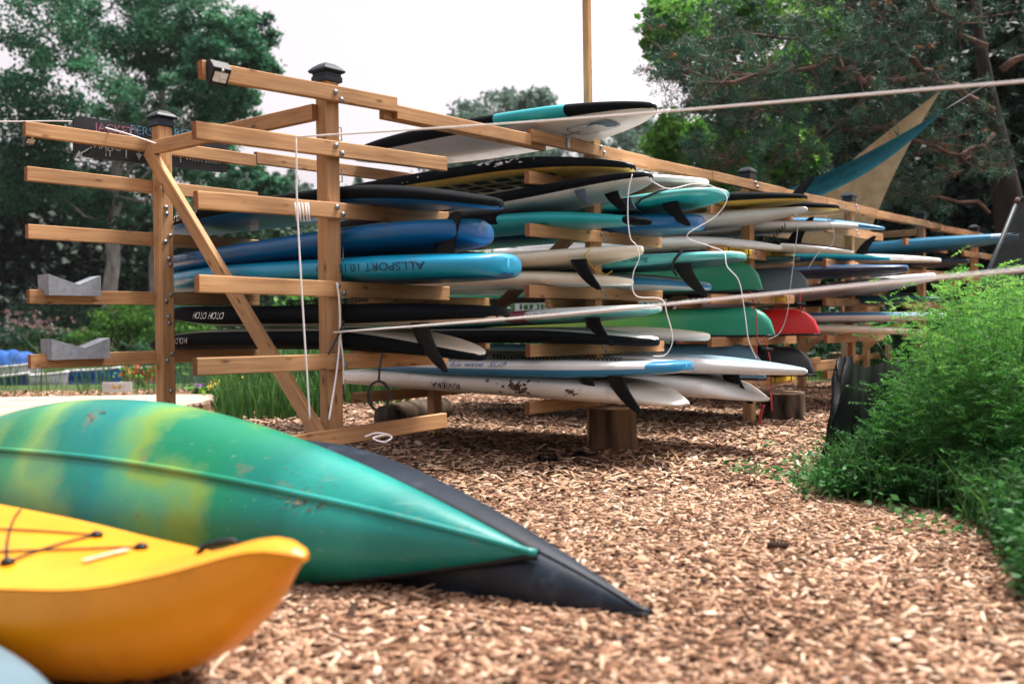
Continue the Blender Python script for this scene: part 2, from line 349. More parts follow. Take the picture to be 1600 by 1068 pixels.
# =====================================================================  THE RACK
LV = {1: 1.90, 2: 1.55, 3: 1.15, 4: .765, 5: .395}         # arm tops
RAIL_TOP = 2.165
rack = empty('board_rack', S(0, 0, 0), 'long open cedar rack of bolted posts and cantilever arms that carries the boards', 'rack')
def bolt(b, p, ax): b.lathe(p, [(.015, 0), (.015, .003), (.0125, .009), (.007, .013), (.002, .0145)], 10, axis=ax)
def post(s, t, top, cap=True, w=.09, base=-.05, name='post'):
    p = S(s, t, 0); o = MB().bar(p+V(0, 0, base), p+V(0, 0, top), w, w, up=cdv, bev=.006).build(name, WOOD, rack)
    if cap:
        c = MB(); q = p+V(0, 0, top)
        def ring(h, z): return [q+rd*(a*h)+cdv*(b_*h)+V(0, 0, z) for a, b_ in ((-1, -1), (1, -1), (1, 1), (-1, 1))]
        hs_ = [(.050, -.035), (.058, -.03), (.058, -.005), (.053, .0), (.053, .012), (.066, .018), (.070, .024), (.070, .030), (.056, .046), (.030, .066), (.012, .07)]
        P = [ring(h, z) for h, z in hs_]; c.grid(P, closed=True, smooth=False, flip=False); n = len(hs_)*4
        c.add(P[-1], [[0, 1, 2, 3]]); c.build('post_cap', CAPM, o)
    return o
def arm(s0, s1, t, ztop0, ztop1=None, h=.082, th=.04, bolts=None, side=1, m=None):
    z0 = ztop0-h/2; z1 = (ztop1 if ztop1 is not None else ztop0)-h/2
    o = MB().bar(S(s0, t, z0), S(s1, t, z1), th, h, bev=.004).build('arm', m or WOOD, rack)
    if bolts is not None:
        for k, sb in enumerate(bolts):
            z = z0+(z1-z0)*(sb-s0)/(s1-s0)+(.017 if k % 2 == 0 else -.02)
            bb = MB(); bolt(bb, S(sb, t+side*th/2, z), cdv*side); bb.build('bolt', BOLT, o)
    return o
FT = .0455+.02                                              # arms sit on the outer faces of the posts
capz = 2.215
posts_f = []
for k in range(6):
    s = SP*k; posts_f.append(post(s, 0, capz+.01*k if k < 4 else capz+.03, cap=(k != 1)))
jit = random.Random(5)
armz = {0: {1: (1.842, 1.885), 2: (1.522, 1.562), 3: (1.136, 1.122), 4: (.752, .745)}, 1: {1: (1.895, 1.90), 2: (1.552, 1.564), 3: (1.152, 1.151), 4: (.765, .76), 5: (.392, .392)}}
for k in range(6):
    s = SP*k
    for lv in LV:
        if k == 0 and lv == 5: continue
        z = armz.get(k, {}).get(lv) or (LV[lv]+jit.uniform(-.01, .012), LV[lv]+jit.uniform(-.01, .012))
        e = -.85+jit.uniform(-.012, .012), .81+jit.uniform(-.015, .03)
        arm(s+e[0], s+e[1], FT+.001, z[0], z[1], bolts=(s-.018, s+.022))
# loose low plank propped behind the canoes
MB().bar(on_row(540, 690, -.2)*0+S(-.35, .06, .30), S(.80, FT, .335), .04, .085).build('plank', WOOD, rack)
# top rail: one piece at every post, the joining lengths sit just behind
for k in range(6):
    s = SP*k; z = RAIL_TOP-.03 if k == 0 else RAIL_TOP+.004*k
    zl = 2.128 if k == 0 else z
    zr = 2.168 if k == 0 else z
    o = MB().bar(S(s-.81, FT+.002, zl-.041), S(s+(.43 if k == 0 else .62), FT+.002, zr-.041), .04, .082).build('rail', WOOD, rack)
    for d, dz in ((-.018, .016), (.022, -.018)):
        bb = MB(); bolt(bb, S(s+d, FT+.022, z-.033+dz), cdv); bb.build('bolt', BOLT, o)
    if k < 5:
        MB().bar(S(s+.37, FT-.043, z-.047), S(s+SP-.6, FT-.043, z-.035), .04, .084).build('rail', WOOD, rack)
        MB().bar(S(s+(.431 if k == 0 else .622), FT, z-.047), S(s+SP-.8105, FT, z-.038), .04, .078).build('rail', WOOD, rack)
b_ = MB(); b_.box(S(SP-.42, FT+.03, RAIL_TOP-.035), .03, .012, .075, (rd, cdv)); b_.build('bracket', STEEL, rack)
# rear row
BT = -ROWD-.0455-.02
for k in range(6):
    s = SP*k
    post(s, -ROWD, capz-.01 if k == 0 else (1.2 if k == 1 else 2.14), cap=(k == 0))
    for lv in LV:
        if k == 0 and lv == 5: continue
        z = {1: 1.832, 2: 1.501, 3: 1.128, 4: .754}.get(lv, LV[lv]) if k == 0 else LV[lv]-.01+jit.uniform(-.01, .01)
        if k == 0 and lv == 1: z = 1.835
        if lv == 2 and k == 0: z = 1.503
        arm(s-.825, s+.76, BT-.001, z, z+.004, bolts=None)
        if k == 0:
            for d, dz in ((-.016, -.02), (.018, .02)):
                bb = MB(); bolt(bb, S(s+d, -ROWD+.0455, z-.04+dz), cdv); bb.build('bolt', BOLT, rack)
    if k == 0:
        for zz in (1.62, 1.66, 1.30, 1.335, .93, .97, .5):
            bb = MB(); bolt(bb, S(.005+jit.uniform(-.012, .012), -ROWD+.0455, zz), cdv); bb.build('bolt', BOLT, rack)
arm(-.83, .75, BT-.001, 2.092, 2.10)                        # top arm of the rear row, left end
for k in range(5):
    MB().bar(S(SP*k+(.76 if k == 0 else .05), BT-.004, 2.08), S(SP*(k+1)+.04, BT-.004, 2.10), .04, .084).build('rail', WOOD, rack)
# ties and braces across, from the rear row to the front row
MB().bar(S(-.0675, -ROWD+.02, 2.03), S(-.0675, -.02, 2.02), .04, .085).build('tie_beam', WOOD, rack)
MB().bar(S(-.069, -ROWD-.04, 2.02), S(-.069, -.005, .30), .04, .088, up=rd*0+V(0, 0, 1)).build('brace', WOOD, rack)
for k in range(1, 6):
    s = SP*k
    MB().bar(S(s-.069, -.02, 1.62), S(s-.069, -ROWD+.02, .5), .04, .085).build('brace', WOOD, rack)
    MB().bar(S(s-.0675, -ROWD+.02, 2.03), S(s-.0675, -.02, 2.04), .04, .085).build('tie_beam', WOOD, rack)
    if k >= 2:
        MB().bar(S(s+.10, -ROWD-.09, 1.14), S(s+.62, -ROWD-.09, .62), .04, .085).build('brace', WOOD, rack)
        MB().bar(S(s-.10, -ROWD-.09, .78), S(s-.6, -ROWD-.09, .30), .04, .085).build('brace', WOOD, rack)
MB().bar(S(SP*2.3, -ROWD-.15, .27), S(SP*5, -ROWD-.15, .27), .09, .14).build('base_beam', WOOD, rack)
MB().bar(S(SP*2.4, -ROWD-.16, .48), S(SP*4.2, -ROWD-.16, .50), .04, .09).build('base_beam', WOOD, rack)
# tall pole of post B
MB().bar(S(SP, -.03, capz-.42), S(SP-.012, -.03, 4.0), .05, .046, up=cdv).build('pole', WOOD, rack)
# hooks on the right-hand face of the first post
for z in (1.92, 1.70, 1.28, .92, .57):
    for dz in (0,):
        p = S(.0455, .01, z); MB().tube([p+V(0, 0, .035), p+rd*.035+cdv*.005+V(0, 0, .037), p+rd*.038+cdv*.005-V(0, 0, .033), p+rd*.012-V(0, 0, .037)], .0035, 6).build('hook', STEEL, rack)

# =====================================================================  BOARDS
def bcol(name, c, **k): return mat(name, c, **{**dict(rough=.32, var=.05, scale=3, spec=.45, dirt=.35, coat=.15), **k})
M_WHITE = bcol('white board gloss', (.82, .82, .80)); M_CREAM = bcol('cream board', (.80, .74, .58)); M_DIRTYW = bcol('dirty white board', (.76, .73, .66), dirt=.5)
M_BLACK = bcol('black soft rail', (.005, .007, .009), rough=.75, spec=.08, coat=0, dirt=.2, dirtcol=(.04, .04, .04), bump=.25, bscale=90); M_BLUE = bcol('deep blue board', (.0, .115, .32)); M_SKYB = bcol('bright blue board', (.0, .29, .50))
M_TEAL = bcol('turquoise board', (.008, .40, .43)); M_PTEAL = bcol('pale turquoise board', (.10, .50, .48)); M_LBLUE = bcol('pale blue board', (.3, .45, .55)); M_STRIPE = bcol('blue stripe', (.03, .25, .5))
M_YEL = bcol('yellow board', (.62, .44, .05), dirt=.6); M_PALET = bcol('icy white board', (.56, .68, .68)); M_MAROON = bcol('maroon band', (.22, .02, .04))
M_DTEAL = bcol('dark teal board', (.01, .11, .13)); M_OCEAN = bcol('ocean blue board', (.02, .2, .36)); M_NAVY = bcol('navy board', (.003, .018, .05)); M_GREYW = bcol('grey white board', (.55, .57, .57))
M_FIN = mat('black fin', (.006, .007, .008), .38, .15, 8, spec=.18); M_FINB = mat('grey blue fin', (.05, .075, .11), .4, .1); M_FING = mat('clear grey fin', (.4, .4, .4), .3, .1)
M_INKB = mat('black lettering', (.01, .01, .012), .5, .05); M_INKW = mat('white lettering', (.75, .76, .78), .5, .05); M_INKBL = mat('blue lettering', (.02, .22, .45), .5, .05); M_INKD = mat('dark blue lettering', (.006, .035, .09), .5, .05); M_INKR = mat('red mark', (.6, .12, .1), .5, .05)
M_PAD = mat('dark traction pad', (.025, .025, .028), .8, .2, 40, .5, 120)

def board(label, s, tip, zb, L=3.2, W=.76, T=.12, rules=(), group='paddle boards stored on the rack', pitch=0., yaw=0., roll=0., rock=(.04, .1), ends=(.5, .4),
          shp=(.34, 2.3, .5, .46, 1.9, .62), flip=False, sect=.70, fins=(), texts=(), name='paddle_board', cat='paddle board', leash=None, N=44, tr=0.):
    """tip = pixel column of the near end; zb = height of the underside where it crosses the front arms (t=0)"""
    p, y_, q = math.radians(pitch), math.radians(yaw), math.radians(roll)
    hx = cdv*math.cos(y_)+rd*math.sin(y_)
    ex = hx*math.cos(p)+V(0, 0, math.sin(p)); ey0 = np.cross(V(0, 0, 1), hx); ez0 = np.cross(ex, ey0)
    ey = ey0*math.cos(q)+ez0*math.sin(q); ez = np.cross(ex, ey)
    fs = -1 if flip else 1
    xi = .5-.5*np.cos(PI*np.arange(N+1)/N)
    def hw(x):
        a, p1, q1, b, p2, q2 = shp; w = 1.
        if x < a: w = (1-(1-x/a)**p1)**q1
        if x > 1-b: w = min(w, (1-(1-(1-x)/b)**p2)**q2)
        return max(.012, w*W/2)
    def thk(x): return T*min(ends[0]+(1-ends[0])*min(1, x/.22)**.7, ends[1]+(1-ends[1])*min(1, (1-x)/.3)**.7)*(1 if .004 < x < .996 else .7)
    def rk(x): return fs*(rock[0]*max(0, 1-x/.34)**2 + rock[1]*max(0, (x-.58)/.42)**2)
    M = 28
    an = [2*PI*k/M for k in range(M)]
    sg = lambda v, e: math.copysign(abs(v)**e, v)
    def local(x, a):
        w, h = hw(x), thk(x)/2; return np.array([-L*x - tr*max(0, 1-x/.14)*.5*(1+sg(math.sin(a), sect)), w*sg(math.cos(a), sect), h*sg(math.sin(a), sect)+rk(x)+T/2])
    grid = [[local(x, a) for a in an] for x in xi]
    def world(P, O): P = np.asarray(P); return O + P[..., 0:1]*ex + P[..., 1:2]*ey + P[..., 2:3]*ez
    G = np.array(grid); tn_ = .8
    for _ in range(7):
        O = S(s, tn_, zb + tn_*math.tan(p)); Wd = world(G, O); px = proj(Wd.reshape(-1, 3)); k = px[:, 0].argmax()
        d1 = (proj(Wd.reshape(-1, 3)[k]+hx*.01)-px[k])[0]/.01; tn_ += (tip-px[k, 0])/d1
    O = S(s, tn_, zb + tn_*math.tan(p)); Wd = world(G, O); px = proj(Wd.reshape(-1, 3)); k = px[:, 0].argmax(); nearpx = px[px[:, 0] > tip-60]
    root = empty(name, O, label, cat, group)
    zones = {}
    V_ = Wd.reshape(-1, 3); nr = N+1
    fn = []
    for i in range(N):
        for j in range(M):
            fn.append(([i*M+j, i*M+(j+1) % M, (i+1)*M+(j+1) % M, (i+1)*M+j], .5*(xi[i]+xi[i+1]), .5*(sg(math.sin(an[j]), sect)+sg(math.sin(an[(j+1) % M]), sect)) if True else 0, .5*(math.cos(an[j])+math.cos(an[(j+1) % M]))))
    caps = [(list(range(M-1, -1, -1)), 0., 0., 0.), ([N*M+j for j in range(M)], 1., 0., 0.)]
    full = bpy.data.meshes.new('tmp'); full.from_pydata([tuple(v) for v in V_], [], [f[0] for f in fn+caps]); full.update()
    # outward check
    nrm = np.zeros(len(V_)*3, np.float32); full.vertices.foreach_get('normal', nrm) if False else full.vertex_normals.foreach_get('vector', nrm)
    nrm = nrm.reshape(-1, 3); cen = V_.mean(0); sgn = 1 if np.sum((V_-np.repeat(Wd.mean(1), M, 0))*nrm) > 0 else -1
    nrm = nrm*sgn; bpy.data.meshes.remove(full)
    for f, x, z, cx in fn+caps:
        for part, mm, cond in rules:
            if cond(x, z, -cx): zones.setdefault((part, mm.name), []).append(f if sgn > 0 else f[::-1]); break
    for (part, mn), fs_ in zones.items():
        ids = sorted({i for f in fs_ for i in f}); mp = {i: k for k, i in enumerate(ids)}
        me = bpy.data.meshes.new(part); me.from_pydata([tuple(V_[i]-O) for i in ids], [], [[mp[i] for i in f] for f in fs_])
        me.materials.append(MATS[mn]); me.polygons.foreach_set('use_smooth', [True]*len(me.polygons)); me.update()
        me.normals_split_custom_set_from_vertices([tuple(nrm[i]) for i in ids])
        o = bpy.data.objects.new(part, me); COL.objects.link(o); o.parent = root
    # fins: (metres from near end, height, chord, material, side offset)
    for fspec in fins:
        fx, fh, fc, fm, off = fspec[:5]; sgnz = (1 if flip else -1); rake = fspec[5] if len(fspec) > 5 else .75
        x = fx/L; base = np.array([-fx, off, rk(x)+T/2+sgnz*thk(x)*.5*.9])
        P = []
        for k in range(9):
            u = k/8; ch = fc*.82*(1-.36*u-.36*u**9)
            cxp = fh*.72*(rake/.8)*u**1.5; row = []
            for a in range(10):
                aa = 2*PI*a/10; row.append(world(base+np.array([cxp+ch*.5*math.cos(aa)-0*ch, .0085*(1-.5*u)*math.sin(aa), sgnz*fh*.92*u]), O))
            P.append(row)
        b = MB(); b.grid(P, closed=True, flip=(sgnz < 0)); b.add(P[-1], [list(range(10))]); b.build('fin', fm, root)
    for tx in texts:                        # (body, metres from near end of centre, height zz centre, size, material, rotated, shear, xscale)
        body, tx0, zc, size, tm, rot, sh, xs_ = tx
        v, f = text_geo(body, size, sh) if isinstance(body, str) else body; out = []
        for p0 in v:
            lx, ly = p0[0]*xs_, p0[1]
            if rot: lx, ly = -lx, -ly
            xm = -tx0+lx; x = min(.999, max(.001, -xm/L)); h = thk(x)/2; w = hw(x)
            zz = min(.94, max(-.94, zc+ly/h)); n_ = 2/sect
            yv = -w*(1-abs(zz)**n_)**(1/n_)
            out.append(world(np.array([xm, yv-.0035, zz*h+rk(x)+T/2]), O))
        b = MB(); b.add(out, f); b.build('lettering' if isinstance(tx[0], str) else 'stain', tm, root, kind=None if isinstance(tx[0], str) else 'stuff')
    if leash:
        pts = [world(np.array(q_), O) for q_ in leash['pts']]; r_ = leash.get('r', .004)
        if leash.get('coil'):
            n_ = leash['coil']; pp = []
            a0, a1 = pts[0], pts[-1]; dv = unit(a1-a0)
            for k in range(n_*8+1):
                u = k/(n_*8); pp.append(a0+(a1-a0)*u+leash.get('cr', .012)*(V(0, 0, 1)*math.cos(2*PI*u*n_)+rd*math.sin(2*PI*u*n_))+V(0, 0, -.01*math.sin(PI*u)))
            pts = pp
        MB().tube(pts, r_, 5).build('leash', leash.get('m', BLKC), root)
    return dict(root=root, O=O, world=lambda P: world(np.array(P, float), O), hw=hw, L=L, T=T, rk=rk, thk=thk)
def blots(n, w, h, r, seed, elong=1.6):
    rng = np.random.default_rng(seed); v = []; f = []
    for _ in range(n):
        c = np.array([rng.normal()*w, rng.normal()*h]); k = 9; b = len(v); rr = r*np.exp(rng.normal()*.5)
        for a in range(k): q = rr*rng.uniform(.5, 1.3); v.append((c[0]+q*elong*math.cos(2*PI*a/k), c[1]+q*math.sin(2*PI*a/k), 0))
        f.append(list(range(b, b+k)))
    return np.array(v), f
M_MUD = mat('dried mud', (.13, .085, .055), .9, .3, 30); M_SCUFF = mat('scuffed foam', (.55, .55, .53), .8, .2, 30)
ANY = lambda x, z, y: True
def simple(m, td=.72, tb=-.72, deck=None, bottom=None, flip=False):
    up, dn = ('bottom', 'deck') if flip else ('deck', 'bottom')
    return [(up, deck or m, lambda x, z, y: z > td), (dn, bottom or m, lambda x, z, y: z < tb), ('rail', m, ANY)]
AR, BL, BR, CL_, CRR, DL, DR, EL, ER = .42, 2.02, 2.86, 4.46, 5.30, 6.9, 7.74, 9.34, 10.18
RND = (.30, 2.6, .42, .5, 2.0, .6)           # rounded square tail
PNT = (.5, 1.7, .72, .5, 1.8, .68)           # pointed at both ends
SQT = (.34, 3.4, .32, .46, 1.9, .6)
# ---- bay A, right side
board('bright blue inflatable board lying fin up on the third arm of the first bay', AR, 815, 1.128, L=3.15, W=.78, T=.15, flip=True, ends=(.8, .7), shp=RND, rock=(.0, .03),
      rules=simple(M_SKYB, .8, -.8, deck=M_SKYB, bottom=M_BLUE, flip=True), fins=[(.36, .24, .2, M_FIN, -.1, .45)], pitch=-.9, texts=[('ALLSPORT 10.10 EVO', .66, .0, .062, M_INKD, True, 0, 1.3)])
board('deep blue inflatable board lying flat above the bright blue one', AR+.04, 772, LV[3]+.142, L=3.05, W=.78, T=.15, ends=(.8, .5), shp=RND, rock=(.0, .05), roll=-2, pitch=1.6,
      rules=simple(M_BLUE, .6, -.8, deck=M_OCEAN, bottom=M_BLUE), texts=[('ALLSPORT 10.10 EVO', 2.45, .0, .06, M_INKD, False, 0, 1.3)])
board('black board with blue underside resting on the second arm of the first bay', AR, 788, LV[2]+.005, L=3.1, W=.78, T=.115, flip=True, ends=(.45, .5), rock=(.11, .05), shp=(.42, 2.0, .58, .46, 2, .55),
      rules=[('bottom', M_BLACK, lambda x, z, y: z > .8), ('deck', M_BLUE, lambda x, z, y: z < -.62), ('rail', M_BLACK, ANY)], texts=[('HOLO HOLO', 2.35, .1, .055, M_INKW, True, .25, 1.1)])
board('black board with a cyan nose patch stacked above the upside down one', AR, 797, LV[4]+.125, L=3.1, W=.76, T=.13, ends=(.5, .5), rock=(.0, .06), shp=RND, pitch=-.4,
      rules=[('nose_patch', M_TEAL, lambda x, z, y: x > .86 and z > .75), ('deck', M_BLACK, lambda x, z, y: z > .75), ('bottom', M_CREAM, lambda x, z, y: z < -.7), ('rail', M_BLACK, ANY)], fins=[(.34, .27, .17, M_FIN, -.22, .75)],
      texts=[('HOLO HOLO', 2.05, .05, .06, M_INKW, False, .25, 1.1)], leash=dict(pts=[(-1.6, -.1, .15), (-.75, -.2, .15)], coil=26, cr=.014))
board('black railed board lying bottom up with a dirty white base', AR, 762, LV[4]-.005, L=3.1, W=.76, T=.13, ends=(.3, .5), rock=(.10, .05), shp=(.4, 2.2, .55, .46, 2, .55), flip=True,
      rules=[('bottom', M_DIRTYW, lambda x, z, y: z > .74), ('deck', M_BLACK, lambda x, z, y: z < -.75), ('rail', M_BLACK, ANY)], texts=[('HOLO HOLO', 2.35, .0, .055, M_INKW, True, .25, 1.1)])
# ---- bay B, left side
BT1 = board('big white bottomed board with black and turquoise rail on the very top rail', 2.0, 1027, RAIL_TOP+.016, L=2.82, W=.82, T=.13, roll=-4, pitch=0, rock=(.02, .03), ends=(.35, .5), shp=(.42, 2.0, .56, .46, 2, .6),
      rules=[('rail_band', M_TEAL, lambda x, z, y: .16 < x < .36 and z > -.7), ('nose_patch', M_LBLUE, lambda x, z, y: x > .95 and z > -.9), ('deck', M_GREYW, lambda x, z, y: z > .8), ('bottom', M_DIRTYW, lambda x, z, y: z < -.66), ('rail', M_BLACK, ANY)])
BB1 = board('black railed board with yellow underside on the top arm of the second bay', BL, 994, 1.90, L=2.8, W=.8, T=.13, pitch=.3, rock=(-.06, .06), ends=(.4, .5), texts=[(blots(16, .16, .012, .006, 4, 2.2), .85, .45, 1, M_SCUFF, False, 0, 1), (blots(6, .2, .02, .004, 5), 1.5, .1, 1, M_SCUFF, False, 0, 1)],
      rules=[('bottom', M_YEL, lambda x, z, y: z < -.62), ('deck', M_GREYW, lambda x, z, y: z > .85), ('rail', M_BLACK, ANY)])
B2 = board('white bottomed board with black rail and three fins below the yellow one', BL, 1021, 1.70, L=3.1, W=.76, T=.12, pitch=2.1, rock=(.05, .06), ends=(.4, .5),
      rules=[('bottom', M_WHITE, lambda x, z, y: z < -.5), ('deck', M_GREYW, lambda x, z, y: z > .85), ('rail', M_BLACK, ANY)], fins=[(.30, .15, .14, M_FIN, 0, .8), (.36, .10, .11, M_FINB, -.27, .7), (.36, .10, .11, M_FINB, .27, .7)])
board('black and turquoise board resting on the second arm of the second bay', BL, 1019, 1.555, L=3.1, W=.76, T=.11, rock=(-.07, .05), ends=(.3, .5), shp=(.5, 1.8, .6, .46, 2, .6),
      rules=[('tail_tip', M_BLACK, lambda x, z, y: x < .05), ('rail_band', M_TEAL, lambda x, z, y: x < .33 and z > -.75), ('bottom', M_TEAL, lambda x, z, y: z < -.6 and x < .5), ('bottom', M_BLUE, lambda x, z, y: z < -.6), ('deck', M_GREYW, lambda x, z, y: z > .82), ('rail', M_BLACK, ANY)])
board('cream board with a long black fin tied with yellow cord', BL, 1006, 1.275, L=3.1, W=.76, T=.12, rock=(.03, .06), ends=(.45, .5), pitch=.3, shp=(.42, 2, .55, .46, 2, .6),
      rules=simple(M_CREAM, .72, -.72, deck=M_WHITE, bottom=M_CREAM), fins=[(.31, .22, .16, M_FIN, -.27, .8)], leash=dict(pts=[(-.2, -.27, .11), (-.24, -.30, .05), (-.25, -.2, -.02), (-.28, .0, -.06), (-.3, .1, -.03)], m=YELR, r=.004))
board('pale cream wide board resting on the third arm of the second bay', BL, 990, 1.152, L=3.1, W=.8, T=.12, rock=(-.05, .06), ends=(.3, .5), shp=(.46, 1.9, .6, .46, 2, .6),
      rules=simple(M_CREAM, .72, -.72, deck=M_CREAM, bottom=M_PALET))
B7 = board('icy white cruising board with a maroon band and two black fins', BL+.02, 1035, .90, L=2.6, W=.74, T=.10, rock=(.02, .05), ends=(.45, .5), pitch=1.5, shp=SQT,
      rules=[('tail_band', M_MAROON, lambda x, z, y: .30 < x < .345 and z > -.8), ('tail_band', M_MAROON, lambda x, z, y: .36 < x < .367 and z > -.8), ('bottom', M_PTEAL, lambda x, z, y: z < -.5), ('deck', M_WHITE, lambda x, z, y: z > .7), ('rail', M_PALET, ANY)], fins=[(.30, .20, .15, M_FIN, -.24, .8)],
      texts=[('Ten Six Cruising', .62, .1, .035, M_INKR, False, .3, 1.3)])
board('white decked board with black rail resting on the fourth arm of the second bay', BL, 1031, .768, L=3.1, W=.78, T=.11, rock=(-.05, .06), ends=(.5, .5), shp=(.4, 2.2, .5, .46, 2, .6),
      rules=[('deck', M_DIRTYW, lambda x, z, y: z > .7), ('bottom', M_BLACK, lambda x, z, y: z < -.75), ('rail', M_BLACK, ANY)])
B9 = board('white and blue striped touring board above the white one with a dirty side', BL, 1085, .535, L=3.2, W=.76, T=.125, sect=.5, rock=(.02, .05), ends=(.5, .35), shp=(.34, 3.0, .36, .5, 1.7, .8),
      rules=[('tail_block', M_STRIPE, lambda x, z, y: x < .05 and z > -.6), ('stripe', M_STRIPE, lambda x, z, y: -.84 < z < .12), ('deck_edge', M_LBLUE, lambda x, z, y: z > .92 and abs(y) > .3), ('deck', M_WHITE, lambda x, z, y: z > .92), ('bottom', M_GREYW, lambda x, z, y: z <= -.84), ('rail', M_WHITE, ANY)],
      fins=[(.33, .24, .17, M_FIN, -.30, .8), (.55, .13, .13, M_FIN, -.31, .8)], texts=[('blu wave  SUP', 1.42, .46, .046, M_INKBL, False, .2, 1.9)], leash=dict(pts=[(-1.5, -.12, .14), (-.35, -.2, .13)], coil=34, cr=.014))
board('white race board with mud stains on the lowest arms of the second bay', BL, 1078, .395, L=3.3, W=.72, T=.16, rock=(.03, .04), pitch=-1.2, ends=(.62, .6), flip=True, shp=(.3, 2.6, .4, .5, 1.8, .7), sect=.62, tr=.2,
      rules=simple(M_DIRTYW, .8, -.8, deck=M_DIRTYW, bottom=M_WHITE, flip=True), fins=[], texts=[('RIVIERA', 1.75, -.2, .062, M_INKB, True, 0, 1.35), (blots(26, .07, .022, .009, 1), 1.05, .05, 1, M_MUD, False, 0, 1), (blots(10, .03, .012, .006, 2), .62, -.1, 1, M_MUD, False, 0, 1), (blots(14, .3, .02, .004, 3), 1.3, .3, 1, M_MUD, False, 0, 1)])
def under(bd, x0, y0, pts, faces, m, name):       # flat print on the underside: x0 metres from the near end, y0 across
    out = []
    for px_, py_ in pts:
        x = max(.002, min(.998, (x0-px_)/bd['L'])); h = bd['thk'](x)/2; w = bd['hw'](x); yy = y0+py_; n_ = 2/.70
        z = -h*max(0, 1-min(1, abs(yy)/w)**n_)**(1/n_); out.append(bd['world']([-(x0-px_), yy, z+bd['rk'](x)+bd['T']/2-.004]))
    b = MB(); b.add(out, faces); return b.build(name, m, bd['root'])
ring = []
for k in range(24):
    a = 2*PI*k/24; ring.append((.17*math.copysign(abs(math.cos(a))**.35, math.cos(a)), .10*math.copysign(abs(math.sin(a))**.35, math.sin(a))))
under(BT1, .46, -.02, ring+[(p[0]*.965, p[1]*.94) for p in ring], [[k, (k+1) % 24, 24+(k+1) % 24, 24+k] for k in range(24)], M_INKD, 'emblem_outline')
sw = [(.15, -.02), (.10, -.075), (.02, -.085), (-.04, -.05), (.03, -.045), (.055, .0), (.05, .055), (.10, .085), (.14, .06)]
under(BT1, .44, -.02, sw, [list(range(9))], mat('slate emblem', (.03, .12, .2), .5), 'emblem')
v_, f_ = text_geo('SURF', .07, .3); under(BT1, .66, .0, [(p[0], -p[1]) for p in v_], f_, M_INKD, 'lettering')
under(BT1, 2.3, -.05, [(q[0]*.5, q[1]*.5) for q in sw], [list(range(9))], mat('slate emblem', (.03, .12, .2), .5), 'emblem')
for row in range(3):
    for k in range(7):
        cx = .55+.19*k+.02*row; cy = -.19+.16*row
        under(BB1, cx, cy, [(.075, -.05), (.065, .05), (-.075, .05), (-.06, -.05)], [[0, 1, 2, 3]], M_PAD, 'printed_block')
# ---- bay B, right side
board('white board under the top rail beside the second post', BR, 1108, 1.905, L=3.1, W=.74, T=.10, rock=(-.07, .06), ends=(.4, .5), pitch=.5, rules=simple(M_WHITE, bottom=M_CREAM))
board('turquoise cruising board with a black leash wrapped round its tail', BR, 1140, 1.70, L=3.1, W=.76, T=.11, rock=(.03, .06), ends=(.5, .5), pitch=1.6, shp=SQT,
      rules=simple(M_PTEAL, .72, -.6, deck=M_PALET, bottom=M_TEAL), fins=[(.30, .20, .16, M_FIN, -.2, .8)], texts=[('Ten Six Cruising', .62, .15, .042, M_INKR, False, .3, 1.2)], leash=dict(pts=[(-.28, -.2, .13), (-.3, -.33, .1), (-.42, -.38, .05), (-.5, -.36, .0), (-.52, -.2, -.04), (-.5, 0, -.05)], r=.009))
board('deep blue rounded board on the second arm right of the second post', BR, 1102, 1.555, L=3.1, W=.78, T=.15, rock=(.02, .05), ends=(.7, .6), shp=RND, flip=True, rules=simple(M_BLUE, .8, -.8, deck=M_BLUE, bottom=M_OCEAN, flip=True))
board('turquoise ten foot board with a fin strap hanging over its side', BR, 1167, 1.285, L=3.1, W=.76, T=.11, rock=(.02, .06), ends=(.55, .5), pitch=-.4, shp=SQT,
      rules=simple(M_PTEAL, .72, -.7, deck=M_PALET, bottom=M_DTEAL), fins=[(.30, .25, .17, M_FIN, -.26, .8)], texts=[('Ten Six Cruising', .72, .1, .05, M_INKB, False, .3, 1.25)], leash=dict(pts=[(-.26, -.1, .13), (-.27, -.3, .12), (-.3, -.36, .05), (-.34, -.34, -.01), (-.38, -.2, -.05)], r=.01))
board('white pointed board with a broad blue stripe on its side', BR, 1112, 1.152, L=3.1, W=.76, T=.13, rock=(-.07, .05), ends=(.35, .5), shp=(.5, 1.8, .62, .46, 2, .6),
      rules=[('stripe', M_STRIPE, lambda x, z, y: -.2 < z < .55), ('deck', M_PALET, lambda x, z, y: z > .7), ('bottom', M_LBLUE, lambda x, z, y: z < -.75), ('rail', M_PALET, ANY)])
board('white rounded soft board right of the second post above the blue grey canoe', BR, 1110, .768, L=3.0, W=.78, T=.11, rock=(-.03, .05), ends=(.45, .5), shp=(.4, 2.2, .5, .46, 2, .6), rules=simple(M_DIRTYW, .7, -.8, deck=M_CREAM))
board('long white board with a thin blue deck edge reaching out past the others', BR, 1262, .545, L=3.4, W=.74, T=.13, pitch=-.8, rock=(-.03, .05), ends=(.3, .4), shp=(.45, 1.8, .7, .5, 1.8, .7),
      rules=[('deck', M_LBLUE, lambda x, z, y: z > .82), ('bottom', M_GREYW, lambda x, z, y: z < -.8), ('rail', M_WHITE, ANY)], fins=[(.55, .22, .17, M_FIN, -.02, .8)])
board('white race board with a raked tail on the lowest arm beside the stump', BR, 1203, .395, L=3.3, W=.72, T=.16, pitch=-1., rock=(.05, .04), ends=(.62, .6), flip=True, shp=(.3, 2.6, .4, .5, 1.8, .7), sect=.62, tr=.2, rules=simple(M_WHITE, .8, -.8, flip=True), fins=[(.30, .02, .02, M_FIN, 0, .8)])
